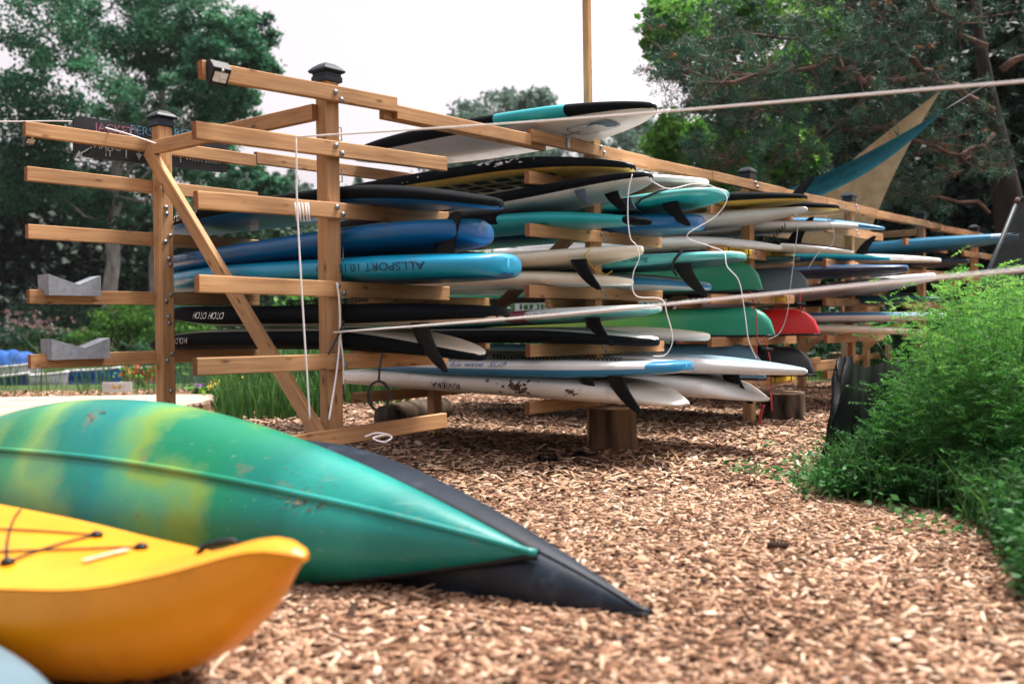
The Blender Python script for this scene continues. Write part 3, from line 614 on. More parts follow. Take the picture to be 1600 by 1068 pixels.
# ---- bays C, D, E
board('black board with yellow stripes on the top arm of the third bay', CL_, 1262, 1.89, L=3.1, W=.78, T=.13, rock=(-.03, .05), ends=(.35, .5), rules=[('bottom', M_YEL, lambda x, z, y: z < -.5), ('deck', M_BLACK, lambda x, z, y: z > .8), ('rail', M_BLACK, ANY)])
board('long silver white board on the second arm left of the third post', CL_, 1262, 1.735, L=3.2, W=.72, T=.13, pitch=1.2, rock=(.01, .05), ends=(.35, .5), shp=PNT, rules=simple(M_GREYW, deck=M_WHITE))
board('slim white board with black specks below the silver white one', CL_, 1222, 1.565, L=3.2, W=.74, T=.11, rock=(-.10, .05), ends=(.35, .5), shp=PNT, rules=simple(M_WHITE, bottom=M_DIRTYW))
board('black upside down board with yellow edge and a fin standing up', CRR, 1312, 1.91, L=3.1, W=.76, T=.12, flip=True, rock=(.05, .05), ends=(.35, .5), rules=[('deck', M_YEL, lambda x, z, y: z < -.6), ('bottom', M_BLACK, lambda x, z, y: z > .8), ('rail', M_BLACK, ANY)], fins=[(.42, .24, .18, M_FIN, 0, .8)])
board('white board with a yellow tail mark ending near the fourth post', CRR, 1341, 1.735, L=3.3, W=.72, T=.11, rock=(-.05, .05), ends=(.3, .5), shp=PNT, rules=simple(M_WHITE, bottom=M_CREAM), leash=dict(pts=[(-.55, -.3, .03), (-.75, -.36, -.16)], coil=9, cr=.02))
board('black upside down board with white tip and an upright fin', CRR, 1334, 1.555, L=3.1, W=.74, T=.10, flip=True, rock=(.09, .05), ends=(.35, .5), rules=[('tail_tip', M_WHITE, lambda x, z, y: x < .16 and z < .6), ('deck', M_CREAM, lambda x, z, y: z < -.6), ('bottom', M_BLACK, lambda x, z, y: z > .8), ('rail', M_BLACK, ANY)], fins=[(.55, .25, .18, M_FIN, 0, .8)])
board('blue tipped board poking out beyond the fourth post', DL, 1383, 1.91, L=3.1, W=.70, T=.10, pitch=-3, rock=(-.08, .05), ends=(.25, .5), shp=PNT, rules=simple(M_STRIPE, bottom=M_LBLUE))
board('thin turquoise board lettered along its rail with a fin standing up', DL, 1391, 1.555, L=3.0, W=.74, T=.09, flip=True, rock=(.06, .04), ends=(.35, .5), shp=PNT, rules=simple(M_TEAL, deck=M_PTEAL, flip=True), fins=[(.30, .2, .16, M_FIN, 0, .8)], texts=[('Ten Six Cruising', 1.1, .1, .045, M_INKD, False, .3, 1.2)])
board('dark green board under the thin turquoise one', CRR, 1250, 1.44, L=3.0, W=.74, T=.09, rock=(.0, .04), ends=(.35, .5), rules=simple(M_DTEAL))
board('slim white board with tan underside behind the turquoise tip', DR, 1471, 1.555, L=3.1, W=.74, T=.10, rock=(-.06, .05), ends=(.45, .5), rules=simple(M_WHITE, bottom=mat('tan base', (.42, .27, .15), .5), tb=-.5))
board('long white lettered board on the third arm of the fourth bay', DL+.4, 1463, 1.18, L=3.3, W=.74, T=.16, pitch=5, rock=(.02, .05), ends=(.4, .5), rules=simple(M_GREYW, deck=M_WHITE), texts=[('HOLO', 1.75, .0, .075, M_INKB, False, .25, 1.5)])
board('black and dark teal board below the white lettered one', DR, 1476, 1.08, L=3.1, W=.76, T=.11, rock=(.0, .05), ends=(.3, .5), rules=[('tail_patch', M_DTEAL, lambda x, z, y: x < .3), ('deck', M_BLACK, lambda x, z, y: z > .8), ('rail', M_BLACK, ANY)])
board('white board with blue top stripe and lettering on the fourth arm', DL+.2, 1480, .885, L=3.6, W=.74, T=.12, rock=(.0, .05), ends=(.4, .5), rules=[('stripe', M_STRIPE, lambda x, z, y: .3 < z < .8), ('deck', M_WHITE, lambda x, z, y: z >= .8), ('rail', M_WHITE, ANY)], texts=[('blu wave SUP', 1.9, -.15, .07, M_INKBL, False, .2, 1.6)])
board('dull white board lowest on the fourth arm', DL, 1445, .772, L=3.4, W=.74, T=.10, rock=(-.04, .05), ends=(.4, .5), shp=PNT, rules=simple(M_CREAM, bottom=M_GREYW))
board('long ocean blue race board reaching far right on the top arm', EL, 1592, 1.75, L=4.2, W=.68, T=.17, pitch=1.0, rock=(.02, .05), ends=(.45, .5), rules=[('tail_patch', M_LBLUE, lambda x, z, y: x < .06 and z > 0), ('deck', M_OCEAN, lambda x, z, y: z > .8), ('rail', M_OCEAN, ANY)], texts=[('WATERMAN C4', 2.55, -.1, .085, M_INKD, True, 0, 1.5)])
board('navy blue board on the second arm of the fifth bay', EL, 1515, 1.555, L=3.2, W=.74, T=.13, rock=(.0, .05), ends=(.5, .5), rules=simple(M_NAVY))
board('navy blue board in the shade under the turquoise one', DL-.1, 1420, 1.36, L=3.1, W=.74, T=.13, rock=(.0, .05), ends=(.5, .5), rules=simple(M_NAVY, deck=M_BLUE))
board('black board in the shade behind the dark teal tip', ER, 1500, 1.16, L=3.1, W=.74, T=.12, rock=(.0, .05), ends=(.5, .5), rules=simple(M_BLACK))
# ---- rear-row boards glimpsed through the gaps
board('turquoise board glimpsed behind the cream one', 2.7, 936, 1.36, L=2.6, W=.74, T=.1, rock=(.0, .05), ends=(.4, .5), rules=simple(M_TEAL))
board('pale blue board glimpsed under the pale cream one', 2.6, 760, 1.16, L=2.2, W=.74, T=.1, rock=(.0, .05), ends=(.4, .5), rules=simple(M_LBLUE))

# ---------------------------------------------------------------- canoes on the rack (keel up)
def hull_grid(L, B, H, xi, sheer=0., near_r=.1, far_r=.12, vee=.0, nsec=.62, M=18, taper=(.22, 2.2), kp=(2.6, .55)):
    """keel-up hull; local x 0 at near end, -L at far end; gunwale at z=0, keel at z=H. Returns grid of points from gunwale -y to gunwale +y"""
    G = []
    for x in xi:
        e = min(x, 1-x); d = min(1, e/.5)
        w = B/2*(1-(1-d)**taper[1])**taper[0]*1.0 if False else B/2*math.sin(min(1, d)*PI/2)**taper[0]
        w = max(.008, w)
        r = near_r if x < .5 else far_r
        h = H*(1-max(0, 1-e/r)**kp[0])**kp[1] if e < r else H
        h = max(.012, h)
        v = vee*max(0, 1-d*1.15)
        n = nsec*(1-v)+1.0*v
        row = []
        for k in range(M+1):
            a = PI*k/M; cy = -math.cos(a); sz = math.sin(a)
            row.append((-L*x, w*math.copysign(abs(cy)**n, cy), h*abs(sz)**n-sheer*(2*x-1)**2))
        G.append(row)
    return np.array(G)
def canoe(name, label, cat, O, ex, roll, L, B, H, m, group=None, near_r=.08, far_r=.12, vee=0., nsec=.62, taper=(.42, 2), keel=None, rim=None, kp=(2.6, .55), N=48, M=20, sheer=0.):
    ex = np.asarray(ex, float); ex = ex/np.linalg.norm(ex); ey = np.cross(V(0, 0, 1), ex); ey = ey/np.linalg.norm(ey); ez = np.cross(ex, ey)
    q = math.radians(roll); ey, ez = ey*math.cos(q)+ez*math.sin(q), ez*math.cos(q)-ey*math.sin(q)
    xi = .5-.5*np.cos(PI*np.arange(N+1)/N); xi = .5*xi+.5*np.arange(N+1)/N
    G = hull_grid(L, B, H, xi, sheer, near_r, far_r, vee, nsec, M, taper, kp)
    Wd = O + G[..., 0:1]*ex+G[..., 1:2]*ey+G[..., 2:3]*ez
    root = empty(name, O, label, cat, group)
    b = MB(); b.grid(Wd.tolist(), flip=True); o = b.build('hull', m, root)
    G2 = G.copy(); G2[..., 1] *= .96; G2[..., 2] = G2[..., 2]-.012*(np.arange(M+1) % M != 0); G2[..., 0] = -L*.5+(G2[..., 0]+L*.5)*.99
    b = MB(); b.grid((O + G2[..., 0:1]*ex+G2[..., 1:2]*ey+G2[..., 2:3]*ez).tolist()); b.build('inner_hull', rim or BLACKP, root)
    for sd_, jj in ((0, 0), (1, M)):
        MB().tube(Wd[:, jj], .012, 6).build('gunwale', rim or BLACKP, root)
    if keel:
        MB().tube([Wd[i, M//2]-ez*.004 for i in range(N+1)], keel[1], 8).build('keel_strip', keel[0], root)
    return dict(root=root, W=Wd, ex=ex, ey=ey, ez=ez)
def plastic_bands(name, stops, scale, rough=.42, warp=.5, axis=(1, .15, .1), off=0., dirt=True):
    m = bpy.data.materials.new(name); m.use_nodes = True; n = m.node_tree; N = n.nodes; L = n.links
    b = N['Principled BSDF']; b.inputs['Roughness'].default_value = rough; b.inputs['Specular IOR Level'].default_value = .45
    tc = N.new('ShaderNodeTexCoord'); nz = N.new('ShaderNodeTexNoise'); nz.inputs['Scale'].default_value = 2.3; nz.inputs['Detail'].default_value = 5; L.new(tc.outputs['Object'], nz.inputs['Vector'])
    dp = N.new('ShaderNodeVectorMath'); dp.operation = 'DOT_PRODUCT'; dp.inputs[1].default_value = axis; L.new(tc.outputs['Object'], dp.inputs[0])
    ma = N.new('ShaderNodeMath'); ma.operation = 'MULTIPLY_ADD'; ma.inputs[1].default_value = warp; L.new(nz.outputs[0], ma.inputs[0]); L.new(dp.outputs['Value'], ma.inputs[2])
    mr = N.new('ShaderNodeMath'); mr.operation = 'MULTIPLY_ADD'; mr.inputs[1].default_value = scale; mr.inputs[2].default_value = off; L.new(ma.outputs[0], mr.inputs[0])
    cr = N.new('ShaderNodeValToRGB'); el = cr.color_ramp.elements; el[0].position = stops[0][0]; el[0].color = (*stops[0][1], 1); el[1].position = stops[-1][0]; el[1].color = (*stops[-1][1], 1)
    for p, c in stops[1:-1]: e = el.new(p); e.color = (*c, 1)
    L.new(mr.outputs[0], cr.inputs[0]); out = cr.outputs[0]
    if dirt:
        n2 = N.new('ShaderNodeTexNoise'); n2.inputs['Scale'].default_value = 4.5; n2.inputs['Detail'].default_value = 10; n2.inputs['Roughness'].default_value = .72; L.new(tc.outputs['Object'], n2.inputs['Vector'])
        r2 = N.new('ShaderNodeValToRGB'); r2.color_ramp.elements[0].position = .60; r2.color_ramp.elements[1].position = .70; L.new(n2.outputs[0], r2.inputs[0])
        mm = N.new('ShaderNodeMath'); mm.operation = 'MULTIPLY'; mm.inputs[1].default_value = .6; L.new(r2.outputs[0], mm.inputs[0])
        mx = N.new('ShaderNodeMix'); mx.data_type = 'RGBA'; L.new(mm.outputs[0], mx.inputs[0]); L.new(out, mx.inputs[6]); mx.inputs[7].default_value = (.22, .14, .09, 1); out = mx.outputs[2]
        n3 = N.new('ShaderNodeTexNoise'); n3.inputs['Scale'].default_value = 30; n3.inputs['Detail'].default_value = 6; L.new(tc.outputs['Object'], n3.inputs['Vector'])
        rr = N.new('ShaderNodeMapRange'); rr.inputs['To Min'].default_value = rough*.75; rr.inputs['To Max'].default_value = rough*1.35; L.new(n3.outputs[0], rr.inputs[0]); L.new(rr.outputs[0], b.inputs['Roughness'])
        bp = N.new('ShaderNodeBump'); bp.inputs['Strength'].default_value = .08; bp.inputs['Distance'].default_value = .01; L.new(n3.outputs[0], bp.inputs['Height']); L.new(bp.outputs[0], b.inputs['Normal'])
    ms = N.new('ShaderNodeMapping'); ms.inputs['Rotation'].default_value = (0, 0, math.radians(-31)); ms.inputs['Scale'].default_value = (1.1, 170, 90); L.new(tc.outputs['Object'], ms.inputs[0])
    ns = N.new('ShaderNodeTexNoise'); ns.inputs['Scale'].default_value = 1.; ns.inputs['Detail'].default_value = 3; L.new(ms.outputs[0], ns.inputs['Vector'])
    rs_ = N.new('ShaderNodeValToRGB'); rs_.color_ramp.elements[0].position = .66; rs_.color_ramp.elements[1].position = .76; L.new(ns.outputs[0], rs_.inputs[0])
    ms2 = N.new('ShaderNodeMath'); ms2.operation = 'MULTIPLY'; ms2.inputs[1].default_value = .28; L.new(rs_.outputs[0], ms2.inputs[0])
    mx3 = N.new('ShaderNodeMix'); mx3.data_type = 'RGBA'; L.new(ms2.outputs[0], mx3.inputs[0]); L.new(out, mx3.inputs[6]); mx3.inputs[7].default_value = (.5, .55, .48, 1); out = mx3.outputs[2]
    L.new(out, b.inputs['Base Color']); MATS[name] = m; return m
C_GREEN = bcol('green canoe plastic', (.002, .20, .10), rough=.45); C_RED = bcol('red canoe plastic', (.72, .008, .01), rough=.35, dirt=.1); C_GREY = bcol('slate canoe plastic', (.12, .18, .22), rough=.5, dirt=.3); C_BLK = bcol('black canoe plastic', (.018, .02, .025), rough=.4)
C_BG = bcol('blue grey canoe plastic', (.1, .22, .32), rough=.4)
C_GY = plastic_bands('green yellow fade plastic', [(0, (.3, .42, .03)), (.45, (.12, .38, .06)), (.8, (.015, .27, .13)), (1, (.01, .27, .17))], .5, axis=(cdv[0], cdv[1], 0), warp=.4, off=1.0)
def rack_canoe(label, s, tip, z, m, H=.33, L=4.2, B=.74, **k):
    t = .4
    for _ in range(5):
        t += (tip-proj(S(s, t, z+H*.5))[0])/((proj(S(s, t+.01, z))-proj(S(s, t, z)))[0]/.01)
    return canoe('canoe', label, 'canoe', S(s, t, z+.012), cdv, 0, L, B, H, m, 'canoes stored keel up on the rack', near_r=.075, far_r=.12, nsec=.62, taper=(.62, 2), **k)
rack_canoe('dark green canoe keel up on the third arm under the turquoise board', CL_, 1192, 1.155, C_GREEN, H=.27, vee=.6)
rack_canoe('bright green canoe fading to yellow, keel up on the fourth arm', CL_, 1211, .77, C_GY, H=.25, vee=.6)
rack_canoe('blue grey canoe keel up on the lowest arm of the third bay', CL_, 1196, .40, C_BG, H=.30, vee=.6)
rack_canoe('slate grey canoe keel up on the third arm beside the green one', CRR, 1266, 1.16, C_GREY, H=.235, vee=.6)
rack_canoe('red canoe keel up on the fourth arm of the third bay', CRR, 1281, .77, C_RED, H=.24, vee=.6)
rack_canoe('black canoe keel up on the lowest arm of the third bay', CRR, 1273, .40, C_BLK, H=.26, vee=.6)

# =====================================================================  FOREGROUND BOATS
def dirv(a, b): d = np.asarray(b, float)-np.asarray(a, float); return d/np.linalg.norm(d)
TD = plastic_bands('tie dyed canoe plastic', [(0, (.34, .36, .012)), (.05, (.18, .32, .02)), (.10, (.0, .18, .08)), (.16, (.03, .25, .10)), (.22, (.16, .33, .09)), (.28, (.0, .18, .13)), (.33, (.0, .20, .18)), (.385, (.07, .30, .14)), (.41, (.16, .30, .05)), (.445, (.0, .19, .09)), (.54, (.0, .17, .13)), (.6, (.01, .26, .22)), (.66, (.0, .19, .165)), (1, (.0, .22, .215))], .36, warp=.75, off=.62, rough=.34, axis=(.62, -.45, .35))
CG_TIP = V(.040, 3.07, .205); CG_FAR = V(-3.45, 5.15, .22)
CGN = canoe('canoe', 'tie dyed green, turquoise and yellow canoe lying keel up and tilted in the foreground', 'canoe', CG_TIP, dirv(CG_FAR, CG_TIP), 54, 3.7, .72, .33, TD, 'canoes lying on the chips', near_r=.5, far_r=.4, vee=1., nsec=.66, taper=(.95, 2), kp=(1.7, .85), keel=(TD, .014), sheer=.08, rim=BLACKP, N=64, M=28)
DK = mat('black canoe hull', (.004, .013, .026), .4, .2, 5, .1, 60, dirt=.35, dirtcol=(.10, .14, .19), spec=.35)  # pale blue-grey patches: dust, plus dappled sun painted into the hull colour
CD_TIP = V(.40, 2.95, .015); CD_FAR = V(-2.62, 5.72, .03)
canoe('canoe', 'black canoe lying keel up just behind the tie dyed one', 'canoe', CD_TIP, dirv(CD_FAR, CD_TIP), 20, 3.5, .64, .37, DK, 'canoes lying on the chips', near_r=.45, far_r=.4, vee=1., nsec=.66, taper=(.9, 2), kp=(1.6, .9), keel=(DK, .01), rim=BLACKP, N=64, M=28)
def hull_stain(cn, dist, jc, spread, n, r, seed, m):      # dried mud smears lying on the hull skin
    rng = np.random.default_rng(seed); W = cn['W']; mid = W[:, W.shape[1]//2]; dd = np.linalg.norm(mid-mid[0], axis=1); b = MB()
    def at(d, j):
        i = float(np.interp(d, dd, np.arange(len(dd)))); i0 = int(min(len(dd)-2, i)); j0 = int(min(W.shape[1]-2, max(0, j))); fi = i-i0; fj = j-j0
        return (W[i0, j0]*(1-fi)*(1-fj)+W[i0+1, j0]*fi*(1-fj)+W[i0, j0+1]*(1-fi)*fj+W[i0+1, j0+1]*fi*fj)
    for _ in range(n):
        d = dist+rng.normal()*spread; j = jc+rng.normal()*spread*14; q = []; rr = r*math.exp(rng.normal()*.5)
        nn = unit(np.cross(at(d+.03, j)-at(d, j), at(d, j+.6)-at(d, j))); nn = nn if nn @ (CAM-at(d, j)) > 0 else -nn
        for k in range(9): a = 2*PI*k/9; s_ = rr*rng.uniform(.4, 1.4); q.append(at(d+s_*math.cos(a), min(27.5, max(.5, j+s_*26*math.sin(a))))+nn*.003)
        b.add(q, [list(range(9))])
    b.build('mud_smear', m, cn['root'], kind='stuff')
M_RUST = mat('reddish mud', (.16, .15, .10), .9, .35, 30)
hull_stain(CGN, .80, 13.5, .04, 70, .0035, 3, M_RUST); hull_stain(CGN, .80, 14, .09, 40, .0025, 8, M_RUST); hull_stain(CGN, 1.9, 18, .04, 30, .0025, 4, M_RUST); hull_stain(CGN, 1.5, 11, .25, 14, .003, 5, M_RUST)

# =====================================================================  LIGHT VEGETATION TOOLS, TREES
def clumps_leaves(clumps, per, size, rng, fill=.65, sub=26, subr=.2, up=.45, aspect=.6, droop=0.):
    Cs = []; R = []
    for (c, r) in clumps:
        c = np.asarray(c, float); r = np.asarray(r, float)*np.ones(3)
        n = max(3, int(sub)); d = unit(rng.normal(size=(n, 3))); rad = rng.uniform(fill, 1.0, (n, 1))**.6
        pts = c+d*rad*r; tone = rng.uniform(0, .5, n)
        m = int(per/n)
        for p, tn_ in zip(pts, tone):
            k = int(m*rng.uniform(.5, 1.5)); q = p+rng.normal(size=(k, 3))*(r*subr*rng.uniform(.7, 1.5))*V(1, 1, .7)
            Cs.append(q); R.append(np.clip(tn_+rng.uniform(0, .5, k), 0, 1))
    C = np.concatenate(Cs); R = np.concatenate(R)
    return leaf_quads(C, size, rng, up, aspect, droop), R
def limb(b, p0, p1, r0, r1, rng, n=6, wob=.08, seg=7):
    p0 = np.asarray(p0, float); p1 = np.asarray(p1, float); ln = np.linalg.norm(p1-p0); pts = []
    for k in range(n+1):
        u = k/n; pts.append(p0+(p1-p0)*u+rng.normal(size=3)*wob*ln*math.sin(PI*u)*.6)
    b.tube(pts, [r0+(r1-r0)*k/n for k in range(n+1)], seg); return pts
def tree(name, label, cat, base, trunk_top, r0, clumps, per, leaf, lm, bm, seed, group=None, sub=26, subr=.2, up=.45, fill=.6, droop=0., aspect=.6, twig=.02):
    rng = np.random.default_rng(seed); root = empty(name, base, label, cat, group)
    b = MB(); base = np.asarray(base, float); tp = np.asarray(trunk_top, float)
    pts = limb(b, base-V(0, 0, .2), tp, r0, r0*.45, rng, 9, .010, 10)
    for (c, r) in clumps:
        c = np.asarray(c, float); k = rng.integers(3, 9); st = pts[k]
        k2 = min(range(3, 10), key=lambda i: abs(pts[i][2]-(c[2]-.5*np.linalg.norm(c[:2]-pts[i][:2]))))
        st = pts[k2]; rr = r0*.28*(1-k2/14); m_ = limb(b, st, c, rr, rr*.35, rng, 6, .1, 6)
        for _ in range(4):
            e = c+unit(rng.normal(size=3))*np.asarray(r)*.8; limb(b, m_[int(rng.integers(3, 6))], e, rr*.4, twig*.4, rng, 4, .1, 4)
    b.build('trunk', bm, root)
    vs, R = clumps_leaves(clumps, per, leaf, rng, fill, sub, subr, up, aspect, droop)
    fast_mesh('crown', vs, 4, lm, root, R)
    return root
BARKG = mat('grey bark', (.34, .31, .29), .9, .25, 5, .8, 20, spec=.1, stretch=(1, 1, .25)); BARKD = mat('dark bark', (.03, .025, .022), .9, .3, 5, .8, 20, spec=.1, stretch=(1, 1, .25)); BARKR = mat('red pine bark', (.15, .09, .07), .85, .35, 6, .8, 22, spec=.15)
LF_A = leafmat('broad leaf green', [(.006, .040, .025), (.02, .10, .052), (.055, .20, .10), (.12, .32, .16)], .4)
LF_B = leafmat('fresh leaf green', [(.022, .08, .018), (.06, .2, .03), (.14, .34, .05), (.25, .5, .09)], .45)
LF_D = leafmat('dark needle green', [(.002, .008, .006), (.004, .014, .010), (.008, .024, .016), (.016, .042, .026)], .1)
LF_M = leafmat('mid shade green', [(.004, .018, .010), (.010, .042, .02), (.024, .075, .034), (.045, .12, .05)], .2)
LF_P = leafmat('blue green needles', [(.004, .022, .016), (.013, .054, .034), (.04, .12, .07), (.10, .22, .125)], .2)
LF_F = leafmat('haze paled leaf green', [(.06, .12, .10), (.10, .17, .14), (.15, .24, .19), (.22, .32, .25)], .35)  # greens paled and cooled: distance haze painted into the leaf colour
def px_clumps(lst, D, rng, dz=.12):
    out = []
    for x, y, r in lst:
        d = D*(1+rng.uniform(-dz, dz)); p = at_depth(x, y, d); out.append((p, V(1, 1.0, .85)*r*d/FPX))
    return out
def gz(x, y): return float(ground_h(np.array(float(x)), np.array(float(y))))
def base_at(x, D):
    p = at_depth(x, 520, D); return V(p[0], D, gz(p[0], D))
r_ = np.random.default_rng(11)
# left: tall broadleaf across the pond
tree('broadleaf_tree', 'tall broadleaf tree with pale grey trunk and spreading crown beyond the pond, top left', 'tree', base_at(168, 41), at_depth(190, 120, 41), .33,
     px_clumps([(60, 40, 100), (180, 20, 100), (290, 40, 80), (355, 75, 60), (110, 140, 100), (230, 150, 80), (320, 140, 60), (20, 190, 90), (190, 250, 60), (150, 330, 55), (390, 50, 42), (370, 160, 38), (270, 80, 70), (60, 280, 70), (405, 110, 30), (235, -40, 90), (320, 215, 45)], 40, r_), 5600, .165, LF_A, BARKG, 21, sub=44, subr=.12, fill=.3)
tree('broadleaf_tree', 'dark leafy tree between the slimmer grey trunk and the small far spruces', 'tree', base_at(400, 50), at_depth(395, 330, 50), .2, px_clumps([(340, 320, 60), (400, 310, 45), (380, 370, 70), (430, 350, 50), (450, 400, 70), (330, 400, 70)], 50, r_), 1800, .24, LF_M, BARKD, 23, sub=26, subr=.16, fill=.25)
tree('broadleaf_tree', 'slimmer grey trunked tree right of the tall broadleaf beyond the pond', 'tree', base_at(236, 43), at_depth(255, 130, 43), .3,
     px_clumps([(250, 230, 60), (300, 120, 55), (330, 260, 50), (380, 285, 40), (280, 300, 60), (215, 210, 50), (420, 300, 30)], 43, r_), 3600, .165, LF_A, BARKG, 22, sub=30, subr=.12, fill=.35)
# dark wood behind
for i, (x, top, D, w) in enumerate([(-60, 180, 47, 120), (20, 230, 50, 110), (110, 250, 52, 110), (200, 300, 54, 100), (290, 290, 52, 90), (370, 300, 56, 80), (440, 320, 60, 60)]):
    cl = []
    for k in range(9):
        u = k/8; cl.append((x+r_.uniform(-.3, .3)*w*(.4+u), top+30+u*(505-top), w*(.35+.45*u)))
    tree('spruce_tree' if i < 3 else 'shade_tree', ['dark spruce at the far left edge behind the pond', 'dark spruce second from the left behind the pond', 'dark spruce behind the tall grey trunk', 'dark leafy tree behind the two grey trunks', 'dark leafy tree behind the chalkboard sign', 'dark leafy tree right of the chalkboard sign', 'low dark tree beside the small far spruces'][i], 'tree', base_at(x, D), at_depth(x, top, D), .22, px_clumps(cl, D, r_, .04), 1500, .42, LF_D if i < 3 else LF_M, BARKD, 30+i, sub=20, subr=.24, fill=.2)
for i, (x, top, D) in enumerate([(432, 268, 75), (455, 262, 78), (478, 285, 80), (560, 275, 85)]):
    cl = [(x, top+6+k*9, 4+k*3.2) for k in range(9)]
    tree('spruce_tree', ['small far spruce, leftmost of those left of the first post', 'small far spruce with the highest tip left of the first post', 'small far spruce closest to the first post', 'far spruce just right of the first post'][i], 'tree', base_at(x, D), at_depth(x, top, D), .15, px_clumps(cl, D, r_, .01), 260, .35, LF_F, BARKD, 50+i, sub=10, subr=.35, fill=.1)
# centre: far hazy crowns
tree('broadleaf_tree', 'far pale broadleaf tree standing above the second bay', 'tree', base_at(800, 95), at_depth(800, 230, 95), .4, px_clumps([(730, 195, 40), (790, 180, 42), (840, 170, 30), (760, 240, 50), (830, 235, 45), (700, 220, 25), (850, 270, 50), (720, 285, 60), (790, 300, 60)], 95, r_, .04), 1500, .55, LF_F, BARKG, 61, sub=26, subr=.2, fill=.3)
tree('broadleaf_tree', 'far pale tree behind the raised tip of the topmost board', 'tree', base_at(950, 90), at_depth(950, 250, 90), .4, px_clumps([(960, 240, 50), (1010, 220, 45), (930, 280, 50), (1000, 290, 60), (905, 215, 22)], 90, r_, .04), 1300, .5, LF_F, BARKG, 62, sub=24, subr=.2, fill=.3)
# right: bright broadleaf then a wall of dark conifers, then the red pine limbs in front
tree('broadleaf_tree', 'bright green broadleaf tree behind the rack, upper right of the tall pole', 'tree', base_at(1190, 21), at_depth(1180, 120, 21), .2,
     px_clumps([(1050, 40, 50), (1110, 20, 60), (1180, 30, 60), (1085, 95, 50), (1130, 150, 60), (1055, 215, 45), (1110, 235, 55), (1180, 230, 60), (1220, 130, 60), (1240, 240, 50), (1030, 70, 25), (1150, 285, 40), (1270, 60, 60)], 21, r_), 3000, .15, LF_B, BARKD, 71, sub=30, subr=.17, fill=.35)
for i, (x, top, D, w) in enumerate([(1300, -60, 24, 110), (1400, -80, 26, 130), (1500, -60, 22, 130), (1620, -80, 24, 140), (1720, -40, 20, 140), (1220, 180, 30, 90), (1130, 280, 34, 80), (1560, 60, 17, 110)]):
    cl = []
    for k in range(10):
        u = k/9; cl.append((x+r_.uniform(-.3, .3)*w*(.4+u), top+40+u*(470-top), w*(.5+.4*u)))
    tree('conifer_tree', ['dark conifer behind the shade sail tip', 'dark conifer behind the red pine limbs', 'dark conifer above the far end of the rack', 'dark conifer behind the mesh panel', 'dark conifer at the right edge of the yard', 'low dark conifer behind the teal sail', 'low dark conifer behind the third post', 'shaded conifer close behind the mesh panel'][i], 'tree', base_at(x, D), at_depth(x, top+60, D), .25, px_clumps(cl, D, r_, .06), 1900, .2, LF_D if i not in (5, 6) else LF_M, BARKD, 80+i, sub=24, subr=.24, fill=.15)
